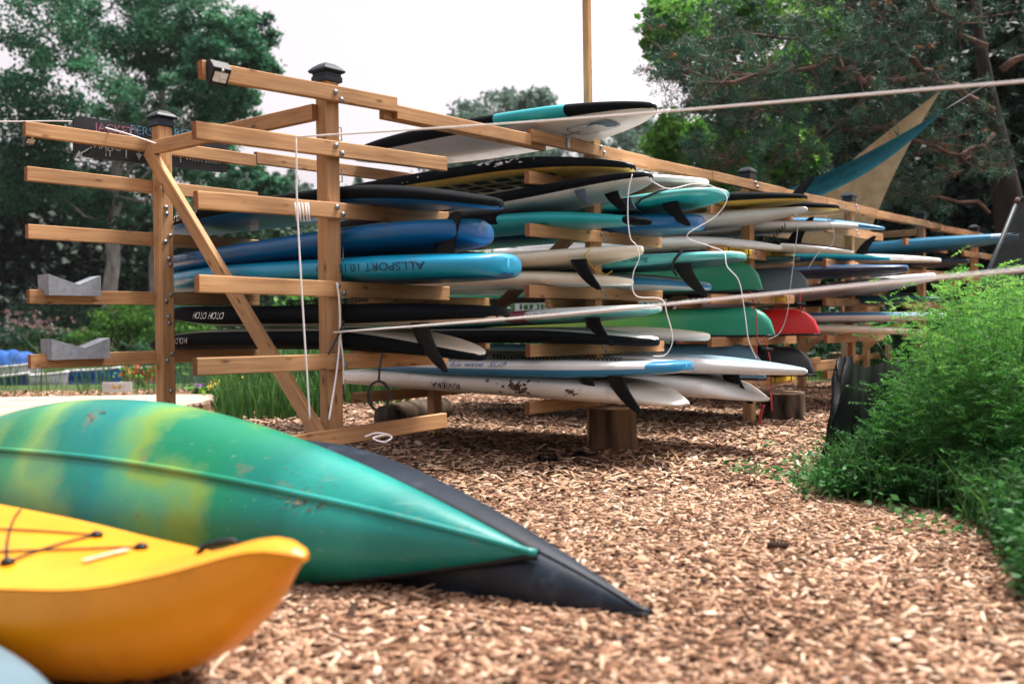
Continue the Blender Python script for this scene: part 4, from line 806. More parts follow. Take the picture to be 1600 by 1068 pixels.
# red pine: trunk right, twisting limbs reaching left, needle tufts
def red_pine():
    rng = np.random.default_rng(5); D = 14.5
    P = lambda x, y, d=0: at_depth(x, y, D+d)
    root = empty('red_pine', base_at(1600, D), 'old red pine at the right with twisting reddish limbs reaching over the yard', 'tree')
    b = MB(); tr = [base_at(1600, D)-V(0, 0, .2), P(1590, 420), P(1572, 300), P(1560, 230), P(1545, 150, .2), P(1530, 60, .3), P(1520, -80, .5)]
    b.tube(tr, [.27, .24, .2, .16, .11, .08, .05], 12); b.build('trunk', BARKD, root)
    limbs = [([(1545, 170), (1500, 135), (1440, 120), (1380, 130), (1345, 118), (1310, 95), (1240, 108), (1180, 122), (1090, 128)], .085),
             ([(1470, 128), (1425, 92), (1400, 70), (1385, 35), (1350, -5)], .06), ([(1345, 122), (1290, 145), (1230, 158), (1170, 190), (1140, 245), (1128, 270)], .035),
             ([(1300, 97), (1220, 60), (1150, 50), (1090, 70)], .035), ([(1545, 80), (1500, 55), (1470, 20), (1440, -20)], .06), ([(1555, 210), (1500, 245), (1440, 225), (1380, 205), (1290, 200)], .045),
             ([(1565, 260), (1520, 250), (1500, 245)], .05), ([(1400, 122), (1340, 160), (1260, 235), (1200, 260)], .025), ([(1380, 40), (1300, 10), (1230, -20)], .03), ([(1240, 158), (1190, 155), (1130, 175)], .02), ([(1560, 110), (1620, 80), (1700, 40)], .07), ([(1240, 108), (1160, 95), (1090, 100), (1050, 120)], .025), ([(1550, 330), (1470, 300), (1400, 310), (1370, 300)], .03)]
    tips = []
    for k, (pts, r0) in enumerate(limbs):
        q = [P(x, y, rng.uniform(-.4, .4)-.9-.15*len(pts)*i/len(pts)) for i, (x, y) in enumerate(pts)]
        qq = []
        for i in range(len(q)-1):
            for u in (0, .33, .66): qq.append(q[i]*(1-u)+q[i+1]*u+rng.normal(size=3)*.035)
        qq.append(q[-1]); m = len(qq)
        MB().tube(qq, [max(.008, .8*r0*(1-.78*i/m)) for i in range(m)], 7).build('limb', BARKR, root)
        tips += [(p, i/m) for i, p in enumerate(qq) if i > 2]
    tw = MB(); tuft = []
    for p, u in tips:
        for _ in range(5):
            d = unit(rng.normal(size=3)*V(1, .9, .6)+V(-.1, .1, .2)); ln = rng.uniform(.3, .95); e = p+d*ln; mid = p+d*ln*.5+rng.normal(size=3)*.07
            tw.tube([p, mid, e], [.0075, .005, .0025], 4, caps=False)
            tuft += [e]+[mid+(e-mid)*rng.uniform(0, 1)+rng.normal(size=3)*.09 for _ in range(3)]
            if rng.uniform() < .35:
                e2 = mid+unit(rng.normal(size=3)+V(0, 0, -.2))*rng.uniform(.3, .7); tw.tube([mid, (mid+e2)/2+rng.normal(size=3)*.05, e2], [.005, .004, .002], 4, caps=False)
                if rng.uniform() < .6: tuft.append(e2)
    tw.build('twig', BARKR, root, kind='stuff')
    T = np.array(tuft); T = T[rng.uniform(size=len(T)) < .95]; n = 24
    d = unit(rng.normal(size=(len(T), n, 3))+V(-.2, 0, .5)); ln = rng.uniform(.07, .13, (len(T), n, 1)); c = T[:, None, :]+rng.normal(size=(len(T), n, 3))*.035
    w = unit(np.cross(d, rng.normal(size=d.shape)))*.0055
    vs = np.stack([c-w, c+w, c+d*ln], 2).reshape(-1, 3); R = np.repeat(rng.uniform(0, .6, len(T)), n)+rng.uniform(0, .4, len(T)*n)
    o = fast_mesh('needles', vs, 3, LF_P, root, R); o['kind'] = 'stuff'
    dead = T[rng.uniform(size=len(T)) < .02]; d = unit(rng.normal(size=(len(dead), 16, 3))+V(0, 0, -.6)); c = np.repeat(dead[:, None, :], 16, 1); w = unit(np.cross(d, rng.normal(size=d.shape)))*.006
    vs = np.stack([c-w, c+w, c+d*.09], 2).reshape(-1, 3)
    o = fast_mesh('dead_needles', vs, 3, leafmat('rusty needles', [(.25, .1, .03), (.45, .2, .07)], .2), root, rng.uniform(0, 1, len(dead)*16)); o['kind'] = 'stuff'
red_pine()
def on_t(x, y, t):                           # world point seen at pixel x,y in the plane along the rack at t
    d = ray(x, y); return CAM + d*(((PA + cdv*t - CAM) @ cdv)/(d @ cdv))

# =====================================================================  YELLOW KAYAK AND PALE BOARD IN FRONT
def kayak():
    Y = mat('yellow kayak plastic', (.80, .30, .003), .32, .06, 4, .03, 80, dirt=.4, dirtcol=(.20, .10, .02), spec=.5)
    tip = V(-.478, 2.19, 0); d_ = unit(V(-.865, .50, 0)); yv = V(.50, .865, 0)   # d_ runs aft, yv to the far side
    root = empty('kayak', tip+d_*1.0, 'yellow kayak with upturned bow and bungee cords, nearest boat on the chips', 'kayak')
    L = 2.9; n = 40; ds = [L*(k/n)**1.35 for k in range(n+1)]
    ip = lambda x, xs, ys: float(np.mean(np.interp(np.clip(np.linspace(x-.03-.1*min(x, 1), x+.03+.1*min(x, 1), 15), 0, 9), xs, ys)))
    sheer = lambda d: ip(d, [0, .05, .12, .25, .45, .8, 1.3, 2.2, 2.9], [.378, .39, .378, .335, .288, .275, .292, .33, .40])
    keel = lambda d: ip(d, [0, .03, .1, .2, .3, .42, .55, .8, 2.3, 2.6, 2.9], [.37, .31, .225, .14, .085, .04, .018, .004, .004, .05, .36])
    beam = lambda d: ip(d, [0, .02, .06, .15, .3, .5, .8, 1.2, 1.7, 2.3, 2.7, 2.9], [.022, .042, .058, .09, .15, .225, .30, .345, .345, .26, .12, .02])
    crown = lambda d: ip(d, [0, .1, .3, .8, 1.2, 1.6, 2.9], [.01, .02, .022, .03, .055, .05, .02])
    hull = []; deck = []
    for d in ds:
        w, zs, zk = beam(d), sheer(d), keel(d); r = []
        for k in range(17):
            a = PI*k/16; c = -math.cos(a); s_ = math.sin(a); r.append(tip+d_*d+yv*(w*math.copysign(abs(c)**.72, c))+V(0, 0, zs-(zs-zk)*s_**.8))
        hull.append(r); r = []
        for k in range(13):
            c = -1+2*k/12; r.append(tip+d_*d+yv*(w*c*.995)+V(0, 0, zs+.003+crown(d)*(1-abs(c)**2.4)))
        deck.append(r)
    b = MB(); b.grid(hull, flip=True); b.build('hull', Y, root)
    b = MB(); b.grid(deck); nose = [p*.35+(tip+V(0, 0, .372))*.65-d_*.022 for p in deck[0]]; nh = [p*.35+(tip+V(0, 0, .372))*.65-d_*.022 for p in hull[0]]; b.grid([nose, deck[0]]); b.add(nose, [list(range(12, -1, -1))]); b.grid([nh, hull[0]], flip=True); b.add(nh, [list(range(17))]); b.build('deck', Y, root)
    D = lambda d, c: tip+d_*d+yv*(beam(d)*c)+V(0, 0, sheer(d)+.008+crown(d)*(1-abs(c)**2.4))
    CORD = mat('brown bungee cord', (.022, .012, .008), .7, .2, 60)
    for a_, b2 in (((.80, -.55), (.86, .45)), ((.80, -.55), (1.3, .6)), ((.86, .45), (1.32, -.6)), ((.62, .35), (1.0, -.70)), ((1.0, -.7), (1.35, .0))):
        q = [D(a_[0]+(b2[0]-a_[0])*u, a_[1]+(b2[1]-a_[1])*u) for u in np.linspace(0, 1, 9)]
        MB().tube(q, .0032, 6).build('bungee_cord', CORD, root)
    for d, c in ((.80, -.55), (.86, .45), (.62, .35), (1.0, -.7)):
        b = MB(); b.lathe(D(d, c)-V(0, 0, .004), [(.018, 0), (.018, .008), (.01, .014), (.003, .016)], 10); b.build('padeye', BLACKP, root)
    q = [D(.23, .45)+V(0, 0, -.004), D(.245, .36)+V(0, 0, .010), D(.27, .2)+V(0, 0, .012), D(.295, .04)+V(0, 0, .010), D(.31, -.05)+V(0, 0, -.004)]
    b = MB(); b.tube(q, [.006, .008, .009, .008, .006], 8); b.build('carry_handle', BLACKP, root)
    co = []
    for k in range(25):
        a = 2*PI*k/24; co.append(D(1.78+.42*math.cos(a), .62*math.sin(a))+V(0, 0, .028))
    b = MB(); b.tube(co, .024, 8, caps=False); b.build('cockpit_rim', mat('orange rim', (.6, .2, .01), .4, .1), root)
    P = [[D(.60+.11*u, .18-.52*v)+V(0, 0, .0035) for v in np.linspace(0, 1, 7)] for u in (0, .22)]
    b = MB(); b.grid(P, smooth=False); b.build('decal', mat('worn pale decal', (.62, .58, .55), .5, .2, 30, col2=(.66, .36, .06)), root)
    rng = np.random.default_rng(6); b = MB()
    for _ in range(34):
        i = float(np.clip(rng.normal()*2.2+13, 8, 18)); k = float(np.clip(5.9+rng.normal()*.4, 4.8, 7.2)); q = []
        at = lambda u, v: (lambda i0, j0: hull[i0][j0]*(1-(u-i0))*(1-(v-j0))+hull[i0+1][j0]*(u-i0)*(1-(v-j0))+hull[i0][j0+1]*(1-(u-i0))*(v-j0)+hull[i0+1][j0+1]*(u-i0)*(v-j0))(int(u), int(v))
        r0 = .10*math.exp(rng.normal()*.5)
        for a in np.linspace(0, 2*PI, 9)[:-1]: q.append(at(i+r0*2.2*rng.uniform(.5, 1.3)*math.cos(a), k+r0*rng.uniform(.5, 1.3)*math.sin(a))-yv*.004-V(0, 0, .002))
        b.add(q, [list(range(8))])
    b.build('mud_smear', mat('dark mud', (.07, .045, .03), .9, .3, 30), root, kind='stuff')
    b = MB(); b.lathe(hull[24][4]-yv*.0, [(.012, -.004), (.012, .005), (.005, .008)], 8, axis=-yv); b.build('rivet', STEEL, root)
kayak()
board('pale blue board lying in the very corner of the photo in front of the kayak', -2.80, 102, .145, L=2.4, W=.62, T=.10, ends=(.7, .6), shp=(.34, 2.6, .42, .5, 2, .6), rock=(.0, .03), rules=simple(mat('grey blue board', (.11, .18, .22), .4, .06), .7, -.8), group='paddle boards', pitch=-1.0)

# =====================================================================  STUMPS, LOGS, DECK
BARK_S = mat('stump bark', (.10, .075, .055), .95, .45, 9, 1., 26, spec=.1, stretch=(1, 1, .22)); CUT = mat('cut log face', (.42, .28, .18), .85, .3, 14, .3, 60)
PEEL = mat('peeled log wood', (.30, .17, .09), .8, .55, 7, .8, 18, spec=.15, col2=(.035, .02, .014), stretch=(1, 1, .12))
def stump(label, p, r, h, side, seed, cat='stump', rough=.06):
    rng = np.random.default_rng(seed); root = empty('stump', p, label, cat); n = 40
    w = [1+rough*rng.normal() for _ in range(n)]; w = [(w[i-1]+2*w[i]+w[(i+1) % n])/4 for i in range(n)]
    ring = lambda z, k: [np.asarray(p)+V(r*k*w[i]*math.cos(2*PI*i/n), r*k*w[i]*math.sin(2*PI*i/n), z) for i in range(n)]
    b = MB(); b.grid([ring(-.05, 1.08), ring(.02, 1.05), ring(h*.3, 1.0), ring(h*.7, .985), ring(h-.012, .98)], closed=True); b.build('bark', side, root)
    b = MB(); R2 = ring(h-.012, .98); R3 = ring(h, .95); R4 = ring(h+.002, .45); b.grid([R2, R3, R4], closed=True, smooth=False); b.add(R4, [list(range(n))]); b.build('cut_face', CUT, root)
stump('round peeled log stump standing under the second post', on_z(957, 699)*V(1, 1, 0), .175, .30, PEEL, 1, rough=.03)
stump('wide low stump with rough bark under the canoes of the third bay', on_z(1224, 654)*V(1, 1, 0), .20, .25, BARK_S, 2)
stump('small distant stump behind the fourth post', at_depth(1315, 548, 16)*V(1, 1, 0)+V(0, 0, gz(4, 16)), .2, .42, BARK_S, 3)
lg = empty('log', at_depth(640, 660, 8.6), 'short dark weathered log lying behind the lowest boards of the second bay', 'log')
a = on_z(598, 672); c = on_z(690, 655)
MB().tube([a+V(0, .1, .1), a*.5+c*.5+V(0, .1, .11), c+V(0, .1, .1)], [.11, .115, .11], 12).build('bark', BARK_S, lg)
dk = empty('deck', V(-4.5, 10, 0), 'low bleached plank deck beside the pond behind the canoes', 'deck')
for k in range(27):
    y = 8.0+k*.137; x1 = -3.28+random.uniform(-.03, .03)
    MB().bar(V(-11, y-.10, .125), V(x1, y+.12, .125), .131, .03, bev=.004).build('plank', DECKW, dk)
MB().bar(V(-3.30, 8.0, .06), V(-3.30, 11.75, .06), .05, .09).build('joist', WOODO, dk); MB().bar(V(-11, 7.9, .05), V(-3.3, 8.06, .05), .04, .1).build('joist', WOODO, dk); MB().bar(V(-11, 11.6, .05), V(-3.3, 11.74, .05), .04, .1).build('joist', WOODO, dk)

# =====================================================================  FITTINGS ON THE RACK
def solar(label, O, ax, wz=.105, ww=.095):
    root = empty('solar_light', O, label, 'light', 'solar lights on the rack'); f = cdv
    def q(s, t, z): return O+ax*s+f*t+V(0, 0, z)
    h = ww/2; P = [(-h, 0, wz/2), (h, 0, wz/2), (h, .035, wz/2), (-h, .035, wz/2), (-h, .0, -wz/2), (h, 0, -wz/2), (h, .022, -wz/2), (-h, .022, -wz/2), (-h, .065, .015), (h, .065, .015)]
    b = MB(); b.add([q(*p) for p in P], [[0, 1, 2, 3][::-1], [3, 2, 9, 8][::-1], [8, 9, 6, 7][::-1], [7, 6, 5, 4][::-1], [0, 3, 8, 7, 4], [1, 5, 6, 9, 2], [0, 4, 5, 1]]); b.build('case', BLACKP, root)
    n = unit(np.cross(q(h, .065, .015)-q(-h, .065, .015), q(-h, .022, -wz/2)-q(-h, .065, .015))); n = n if n @ f > 0 else -n
    A = lambda u, v: q(-h+2*h*u, .065+(.022-.065)*v, .015+(-wz/2-.015)*v)+n*.0025
    b = MB(); b.add([A(.12, .25), A(.88, .25), A(.88, .85), A(.12, .85)], [[0, 1, 2, 3]]); b.build('led_panel', mat('led panel', (.75, .76, .72), .3, .15, 90), root)
    b = MB(); b.lathe(A(.5, .1), [(.007, 0), (.006, .004), (.002, .007)], 8, axis=n); b.build('sensor', M_INKW, root)
solar('black solar floodlight on the left end of the front top rail', S(-.745, FT+.0235, 2.075), rd)
solar('solar light half hidden under the left end of the rear top arm', S(-.77, BT-.095, 2.0), rd, .045, .06)
def cradle(label, s0, s1, z):
    root = empty('foam_cradle', S((s0+s1)/2, BT, z), label, 'foam block', 'grey foam cradles on the rear arms')
    prof = [(s0, -.0), (s1, -.0), (s1, .088), ((s0+s1)/2+.02, .03), (s0, .088)]
    def slab(t0, t1, pr):
        vs = [S(p[0], t0, z+p[1]+.001) for p in pr]+[S(p[0], t1, z+p[1]+.001) for p in pr]; n = len(pr)
        b = MB(); b.add(vs, [list(range(n)), list(range(2*n-1, n-1, -1))]+[[i, i+n, (i+1) % n+n, (i+1) % n] for i in range(n)]); return b
    slab(BT-.05, BT+.0215, prof).build('block', GFOAM, root)
    pr2 = [(s0, -.035), (s1, -.035)]+prof[2:]
    slab(BT+.022, BT+.085, pr2).build('cheek', GFOAM, root)
cradle('grey notched foam block on the upper of the two cradle arms', -.745, -.43, 1.128)
cradle('grey notched foam block on the lower of the two cradle arms', -.735, -.38, .754)
def pads(label, s0, s1, z, t=FT):
    root = empty('foam_pad', S((s0+s1)/2, t, z), label, 'foam pad', 'yellow foam pads')
    b = MB(); b.bar(S(s0, t+.0285, z-.03), S(s1, t+.0285, z-.03), .014, .05, bev=.004); b.build('pad', YFOAM, root)
    for u in (.12, .88): MB().bar(S(s0+(s1-s0)*u-.008, t+.0365, z-.03), S(s0+(s1-s0)*u+.008, t+.0365, z-.03), .003, .054, bev=.0005).build('strap', BLACKP, root)
pads('yellow foam pad on the second arm left of the third post', 4.25, 4.75, 1.55); pads('yellow foam pad on the second arm right of the third post', 5.12, 5.62, 1.55); pads('yellow foam pad on the lowest arm above the wide stump', 5.15, 5.62, .395); pads('yellow foam pad on the third arm under the slate canoe', 5.2, 5.5, 1.15)
# chalkboard
def sign():
    t = BT-.06; c = [on_t(x, y, t) for x, y in ((113, 188), (352, 214), (355, 258), (116, 252))]
    ex = unit(c[1]-c[0]); ex = V(ex[0], ex[1], ex[2]*.3); ex = unit(ex); w = np.linalg.norm(c[1]-c[0]); h = np.linalg.norm(c[3]-c[0])*.98; O = (c[0]+c[1]+c[2]+c[3])/4; ey = V(0, 0, 1)
    root = empty('chalkboard_sign', O, 'black chalkboard sign with chalk writing hung behind the left rear post', 'sign'); r = .03; out = []
    for cx, cy, a0 in ((w/2-r, h/2-r, 0), (-w/2+r, h/2-r, 90), (-w/2+r, -h/2+r, 180), (w/2-r, -h/2+r, 270)):
        for k in range(5): a = math.radians(a0+22.5*k); out.append((cx+r*math.cos(a), cy+r*math.sin(a)))
    n = len(out); f = O+ex*0
    vs = [f+ex*x+ey*y+cdv*.009 for x, y in out]+[f+ex*x+ey*y-cdv*.009 for x, y in out]
    b = MB(); b.add(vs, [list(range(n)), list(range(2*n-1, n-1, -1))]+[[(i+1) % n, i, i+n, (i+1) % n+n] for i in range(n)]); b.build('panel', mat('chalkboard', (.012, .016, .022), .7, .4, 6), root)
    CH = {'w': mat('white chalk', (.42, .44, .45), .95, .4, 90), 'p': mat('pink chalk', (.33, .14, .2), .95, .4, 90), 'b': mat('blue chalk', (.10, .25, .38), .95, .4, 90), 'o': mat('orange chalk', (.4, .2, .08), .95, .4, 90)}
    Pp = lambda px, py: on_t(px, py, t+.0115+.0)
    for body, px, py, sz, cc in (('JACKET?', 182, 203, .075, 'p'), ('PERS', 222, 205, .08, 'b'), ('RET', 287, 210, .085, 'b'), ('HANG', 168, 229, .062, 'w'), ('IT', 170, 240, .06, 'w'), ('PADDLES', 218, 232, .058, 'o'), ('WITH STAFF', 318, 250, .05, 'w')):
        p = Pp(px, py); flat_text(body, sz, p, ex, ey, CH[cc], root)
    for (x0, y0), (x1, y1) in (((143, 230), (124, 241)), ((217, 234), (217, 243)), ((197, 224), (197, 247)), ((282, 242), (282, 254))):
        a, b2 = Pp(x0, y0), Pp(x1, y1); m = MB(); m.bar(a, b2, .002, .008, up=np.cross(cdv, b2-a), bev=.0004)
        if x1 != 197 and x1 != 282:
            d = unit(b2-a); s_ = np.cross(d, cdv); m.add([b2+d*.03, b2-d*.012+s_*.022, b2-d*.012-s_*.022], [[0, 1, 2]])
        m.build('chalk_arrow', CH['w'], root)
sign()
# ropes
def rope(label, pts, r, m=ROPE, cat='rope', name='rope', smooth=True, seg=7):
    P = [np.asarray(p, float) for p in pts]
    if smooth and len(P) > 2:
        Q = []
        for i in range(len(P)-1):
            p0, p1, p2, p3 = P[max(0, i-1)], P[i], P[i+1], P[min(len(P)-1, i+2)]
            for u in np.linspace(0, 1, 7)[:-1]: Q.append(.5*((2*p1)+(-p0+p2)*u+(2*p0-5*p1+4*p2-p3)*u*u+(-p0+3*p1-3*p2+p3)*u**3))
        P = Q+[P[-1]]
    o = MB().tube(P, r, seg).build(name, m, loc=P[0]); return tag(o, label, cat)
ra = on_t(462, 214, .12); rb = at_depth(1600, 127, 3.0); rope('taut white rope from the first post out of the picture at upper right', [ra, ra+(rb-ra)*.5-V(0, 0, .012), rb, rb+(rb-ra)*.35], .0046)
ra = on_t(522, 519, .08); rb = at_depth(1600, 421, 2.35); rope('taut white rope from low on the first post crossing above the weeds', [ra, ra+(rb-ra)*.5-V(0, 0, .010), rb, rb+(rb-ra)*.35], .0046)
rope('white rope slung from the rear post out of the picture at left', [at_depth(-200, 188, 6.6), at_depth(0, 190, 6.6), at_depth(115, 190, 6.6), on_t(180, 204, BT+.1), on_t(225, 218, BT+.16), S(0, -ROWD+.06, 2.035)], .005)
rope('thin white rope hanging from the first post down to the canoes', [on_t(462, 214, .115), on_t(463, 240, .12), on_t(464, 316, .115), on_t(470, 430, .13), on_t(478, 560, .14), on_t(484, 655, .16)], .0045)
wr = MB()
for x in (461, 467, 472, 477, 481): wr.tube([on_t(x, 316, .112), on_t(x+3, 346, .112)], .004, 6)
tag(wr.build('rope_wrap', ROPE, loc=on_t(470, 330, .1)), 'few turns of thin white rope wrapped around the second arm', 'rope')
rope('doubled white rope hanging down the right side of the first post', [on_t(526, 441, .1), on_t(530, 470, .11), on_t(531, 520, .1), on_t(526, 580, .12), on_t(514, 655, .2)], .0048)
rope('loose rope tail knotted beside the first post', [on_t(537, 500, .1), on_t(530, 520, .11), on_t(520, 540, .13), on_t(513, 553, .14)], .006, BLKC, 'cord')
rope('white rope tail hanging straight below the knot on the first post', [on_t(531, 523, .11), on_t(536, 560, .11), on_t(537, 600, .11)], .004)
rope('white rope curling down between the tails of the second bay', [at_depth(x, y, 6.15) for x, y in ((988, 272), (982, 300), (981, 340), (985, 372), (993, 382), (999, 402), (990, 425), (988, 450), (998, 464), (1033, 467), (1042, 490), (1051, 530), (1040, 554), (1020, 556))], .0036)
rope('white rope hanging from the top rail past the turquoise tails', [at_depth(x, y, D) for x, y, D in ((1018, 283, 6.3), (1045, 295, 6.6), (1080, 288, 6.8), (1110, 290, 6.7), (1136, 308, 6.6), (1118, 338, 6.6), (1073, 368, 6.6), (1108, 384, 6.6), (1131, 394, 6.55), (1136, 416, 6.5), (1155, 440, 6.5), (1164, 490, 6.5), (1170, 532, 6.5), (1182, 560, 6.6))], .0034)
rope('thin grey cord looping down beside the slate canoe', [at_depth(x, y, 8.1) for x, y in ((1238, 330), (1247, 345), (1241, 400), (1236, 440), (1230, 490), (1218, 520), (1200, 530))], .0035, ROPEG, 'cord')
rope('thin grey cord hanging below the upturned fin', [at_depth(x, y, 8.6) for x, y in ((1290, 338), (1303, 362), (1298, 385), (1280, 394), (1262, 420))], .0035, ROPEG, 'cord')
rope('red and white cord dangling from the dark green canoe', [at_depth(x, y, 8.2) for x, y in ((1172, 455), (1178, 475), (1183, 510), (1182, 554))], .0055, REDR, 'cord')
rope('red cord dangling in front of the bright green canoe tip', [at_depth(x, y, 8.15) for x, y in ((1193, 526), (1199, 545), (1203, 560), (1203, 580))], .0055, REDR, 'cord')
rope('short red cord under the slate canoe', [at_depth(x, y, 8.8) for x, y in ((1251, 455), (1250, 470), (1251, 490))], .007, REDR, 'cord')
rope('pink and red ribbon hanging off the low white tail in front of the stump', [at_depth(x, y, 6.9) for x, y in ((1205, 590), (1205, 620), (1206, 642))], .006, REDR, 'cord')
rope('red tape ends hanging under the low white tail', [at_depth(x, y, 6.95) for x, y in ((1193, 632), (1188, 650), (1187, 662))], .011, REDR, 'cord')
for x, y, D, l in ((1170, 475, 8.15, 'black toggle handle on the left red cord'), (1199, 546, 8.1, 'black toggle handle on the middle red cord'), (1250, 475, 8.75, 'black toggle handle on the short red cord')):
    p = at_depth(x, y, D); b = MB(); b.tube([p-CR*.05+V(0, 0, .01), p, p+CR*.05], [.012, .016, .012], 8); tag(b.build('toggle_handle', BLACKP, loc=p), l, 'handle')
lc = on_t(592, 618, .35); b = MB(); q = []
for k in range(19): a = 2*PI*k/18; q.append(lc+CR*(.055*math.cos(a))+V(0, 0, .075*math.sin(a)))
lr = empty('leash_cuff', lc, 'black ankle leash cuff hanging in front of the white race board', 'leash')
for i in range(18):
    b.bar(q[i], q[i+1]+(q[i+1]-q[i])*.02, .035, .011, up=unit((q[i]+q[i+1])/2-lc), bev=.002)
b.build('cuff', BLKC, lr); MB().tube([lc+V(0, 0, .07), lc+V(.005, 0, .13), lc+V(.02, 0, .22)], .006, 6).build('cord', BLKC, lr)
rope('curl of white rope lying by the propped plank', [at_depth(570, 682, 4.9), at_depth(590, 676, 4.9), at_depth(612, 682, 4.88), at_depth(600, 690, 4.86), at_depth(583, 684, 4.87), at_depth(606, 678, 4.9)], .0042)
# black scraps, pine cone on the chips
sm = mat('black plastic scrap', (.012, .013, .015), .5, .2)
for i, (x, y, l) in enumerate(((852, 722, 'crumpled black plastic scrap on the chips in front of the second post'), (905, 716, 'smaller flat black scrap right of the crumpled one'))):
    p = on_z(x, y); rng = np.random.default_rng(i); P = [[p+CR*(u*.16*(1+.3*i))+V(0, v*.10, .015+abs(rng.normal()*.018)) for v in np.linspace(-.5, .5, 6)] for u in np.linspace(-.5, .5, 9)]
    b = MB(); b.grid(P, flip=True); o = b.build('plastic_scrap', sm, loc=p); tag(o, l, 'scrap')
pc = on_z(1215, 852, .02); pr = empty('pine_cone', pc, 'brown pine cone lying on the chips in the right foreground', 'pine cone')
b = MB(); b.tube([pc-V(.04, 0, 0), pc-V(.015, 0, 0), pc+V(.02, 0, 0), pc+V(.042, 0, 0)], [.01, .02, .017, .004], 10); b.build('core', mat('cone core', (.05, .025, .015), .8), pr)
b = MB()
for k in range(60):
    u = k/60; a = k*2.4; x = -.036+.074*u; r = .022*(1-u)**.5*(.6+.4*min(1, u*5)); c = pc+V(x, r*math.cos(a), r*math.sin(a)); d = unit(V(.5, math.cos(a), math.sin(a))); w = np.cross(d, V(1, 0, 0))*.006
    b.add([c-w, c+w, c+d*.012+w*.7, c+d*.012-w*.7], [[0, 1, 2, 3]])
b.build('scales', mat('cone scale', (.13, .07, .045), .8, .3), pr, kind='stuff')

# =====================================================================  SHADE SAIL, MESH PANEL, SILT FENCE
def cloth(P, name, m, root, th=.006):
    P = np.array(P); n, k = P.shape[:2]
    b = MB(); b.grid(P.tolist()); b.grid((P+V(0, th, 0)).tolist(), flip=True)
    return b.build(name, m, root)
sr = empty('shade_sail', at_depth(1400, 250, 11.8), 'twisted teal shade sail stretched from the pine trunk down behind the rack', 'shade sail')
def tri_cloth(a, b_, c, sag, n=14):        # a = apex, b_-c = far edge
    rows = []
    for i in range(n+1):
        u = i/n; l = a+(b_-a)*u; r = a+(c-a)*u; row = []
        for j in range(9):
            v = j/8; p = l+(r-l)*v; p = p+sag*math.sin(PI*u)*(.35+.65*v)+V(0, .25*math.sin(PI*v)*u, 0); row.append(p)
        rows.append(row)
    return rows
TEALC = mat('teal sail cloth', (.008, .13, .16), .8, .12, 8, .3, 200); TANC = mat('tan sail cloth', (.40, .31, .18), .85, .1, 8, .3, 200)
cloth(tri_cloth(at_depth(1478, 170, 11.2), at_depth(1226, 299, 12.0), at_depth(1272, 311, 11.75), V(.03, 0, -.10)), 'sail', TEALC, sr)
MB().tube([at_depth(1476, 172, 11.2), at_depth(1515, 148, 12.6), at_depth(1545, 130, 14.5)], .008, 6).build('tether', BLKC, sr)
sr2 = empty('shade_sail', at_depth(1400, 260, 12.4), 'tan shade sail hanging behind the teal one', 'shade sail')
cloth(tri_cloth(at_depth(1470, 141, 12.2), at_depth(1215, 350, 12.9), at_depth(1338, 420, 12.5), V(-.06, 0, .05)), 'sail', TANC, sr2)
MB().tube([at_depth(1469, 142, 12.2), at_depth(1510, 130, 13.2), at_depth(1545, 120, 14.5)], .008, 6).build('tether', BLKC, sr2)
mp_ = empty('mesh_panel', at_depth(1600, 400, 8.0), 'leaning black framed wire mesh panel at the right edge above the weeds', 'mesh panel')
FR = mat('dark steel frame', (.02, .035, .04), .5, .2); FRR = mat('rusty frame tip', (.12, .05, .03), .7, .3)
a, b2, c, d = at_depth(1590, 312, 8), at_depth(1538, 440, 7.9), at_depth(1760, 440, 8.4), at_depth(1790, 270, 8.5)
a2 = a+(b2-a)*1.9; c2 = d+(c-d)*1.9
for p, q in ((a, a2), (a, d), (d, c2), (a2, c2)): MB().tube([p, q], .018, 8).build('frame', FR, mp_)
MB().tube([a+(a-b2)*.02, a+(b2-a)*.06], .021, 8).build('frame_tip', FRR, mp_)
b = MB()
for k in range(1, 70):
    u = k/70; b.tube([a+(d-a)*u, a2+(c2-a2)*u], .0055, 4, caps=False); b.tube([a+(a2-a)*u, d+(c2-d)*u], .0055, 4, caps=False)
b.build('wire_mesh', FR, mp_, kind='stuff')
MB().bar(a2+(c2-a2)*.5+V(0, .02, .1), a2+(c2-a2)*.5+V(0, .3, -.9), .06, .06).build('prop_post', WOODO, mp_)
sf = empty('silt_fence', V(1.9, 6, 0), 'black silt fence fabric sagging from two wooden stakes at the edge of the weeds', 'fence')
rng = np.random.default_rng(9); P = []
top = [V(1.945, 5.88, .67), V(1.97, 5.92, .685), V(2.20, 6.15, .60), V(2.42, 6.42, .66), V(2.9, 6.9, .6)]; bot = [V(1.60, 5.36, .0), V(1.76, 5.62, .0), V(2.1, 5.9, 0), V(2.35, 6.2, 0), V(2.9, 6.7, 0)]
for i in range(41):
    u = i/40*4; k = min(3, int(u)); f = u-k; t_ = top[k]*(1-f)+top[k+1]*f; b0 = bot[k]*(1-f)+bot[k+1]*f; row = []
    for j in range(15):
        v = j/14; p = b0*(1-v)+t_*v; p = p+V(.024*math.sin(4*u+4*v)+.010*math.sin(13*u-7*v)+.006*math.sin(25*u+11*v), -.05*math.sin(PI*v)+.010*math.sin(9*u+7*v), .004*math.sin(7*u))+rng.normal(size=3)*.0015; row.append(p)
    P.append(row)
FAB = mat('black woven fabric', (.003, .004, .005), .4, .3, 5, .4, 150, spec=.22)
b = MB(); b.grid(P); b.grid([[q+V(.004, .004, 0) for q in r] for r in P], flip=True); b.build('fabric', FAB, sf)
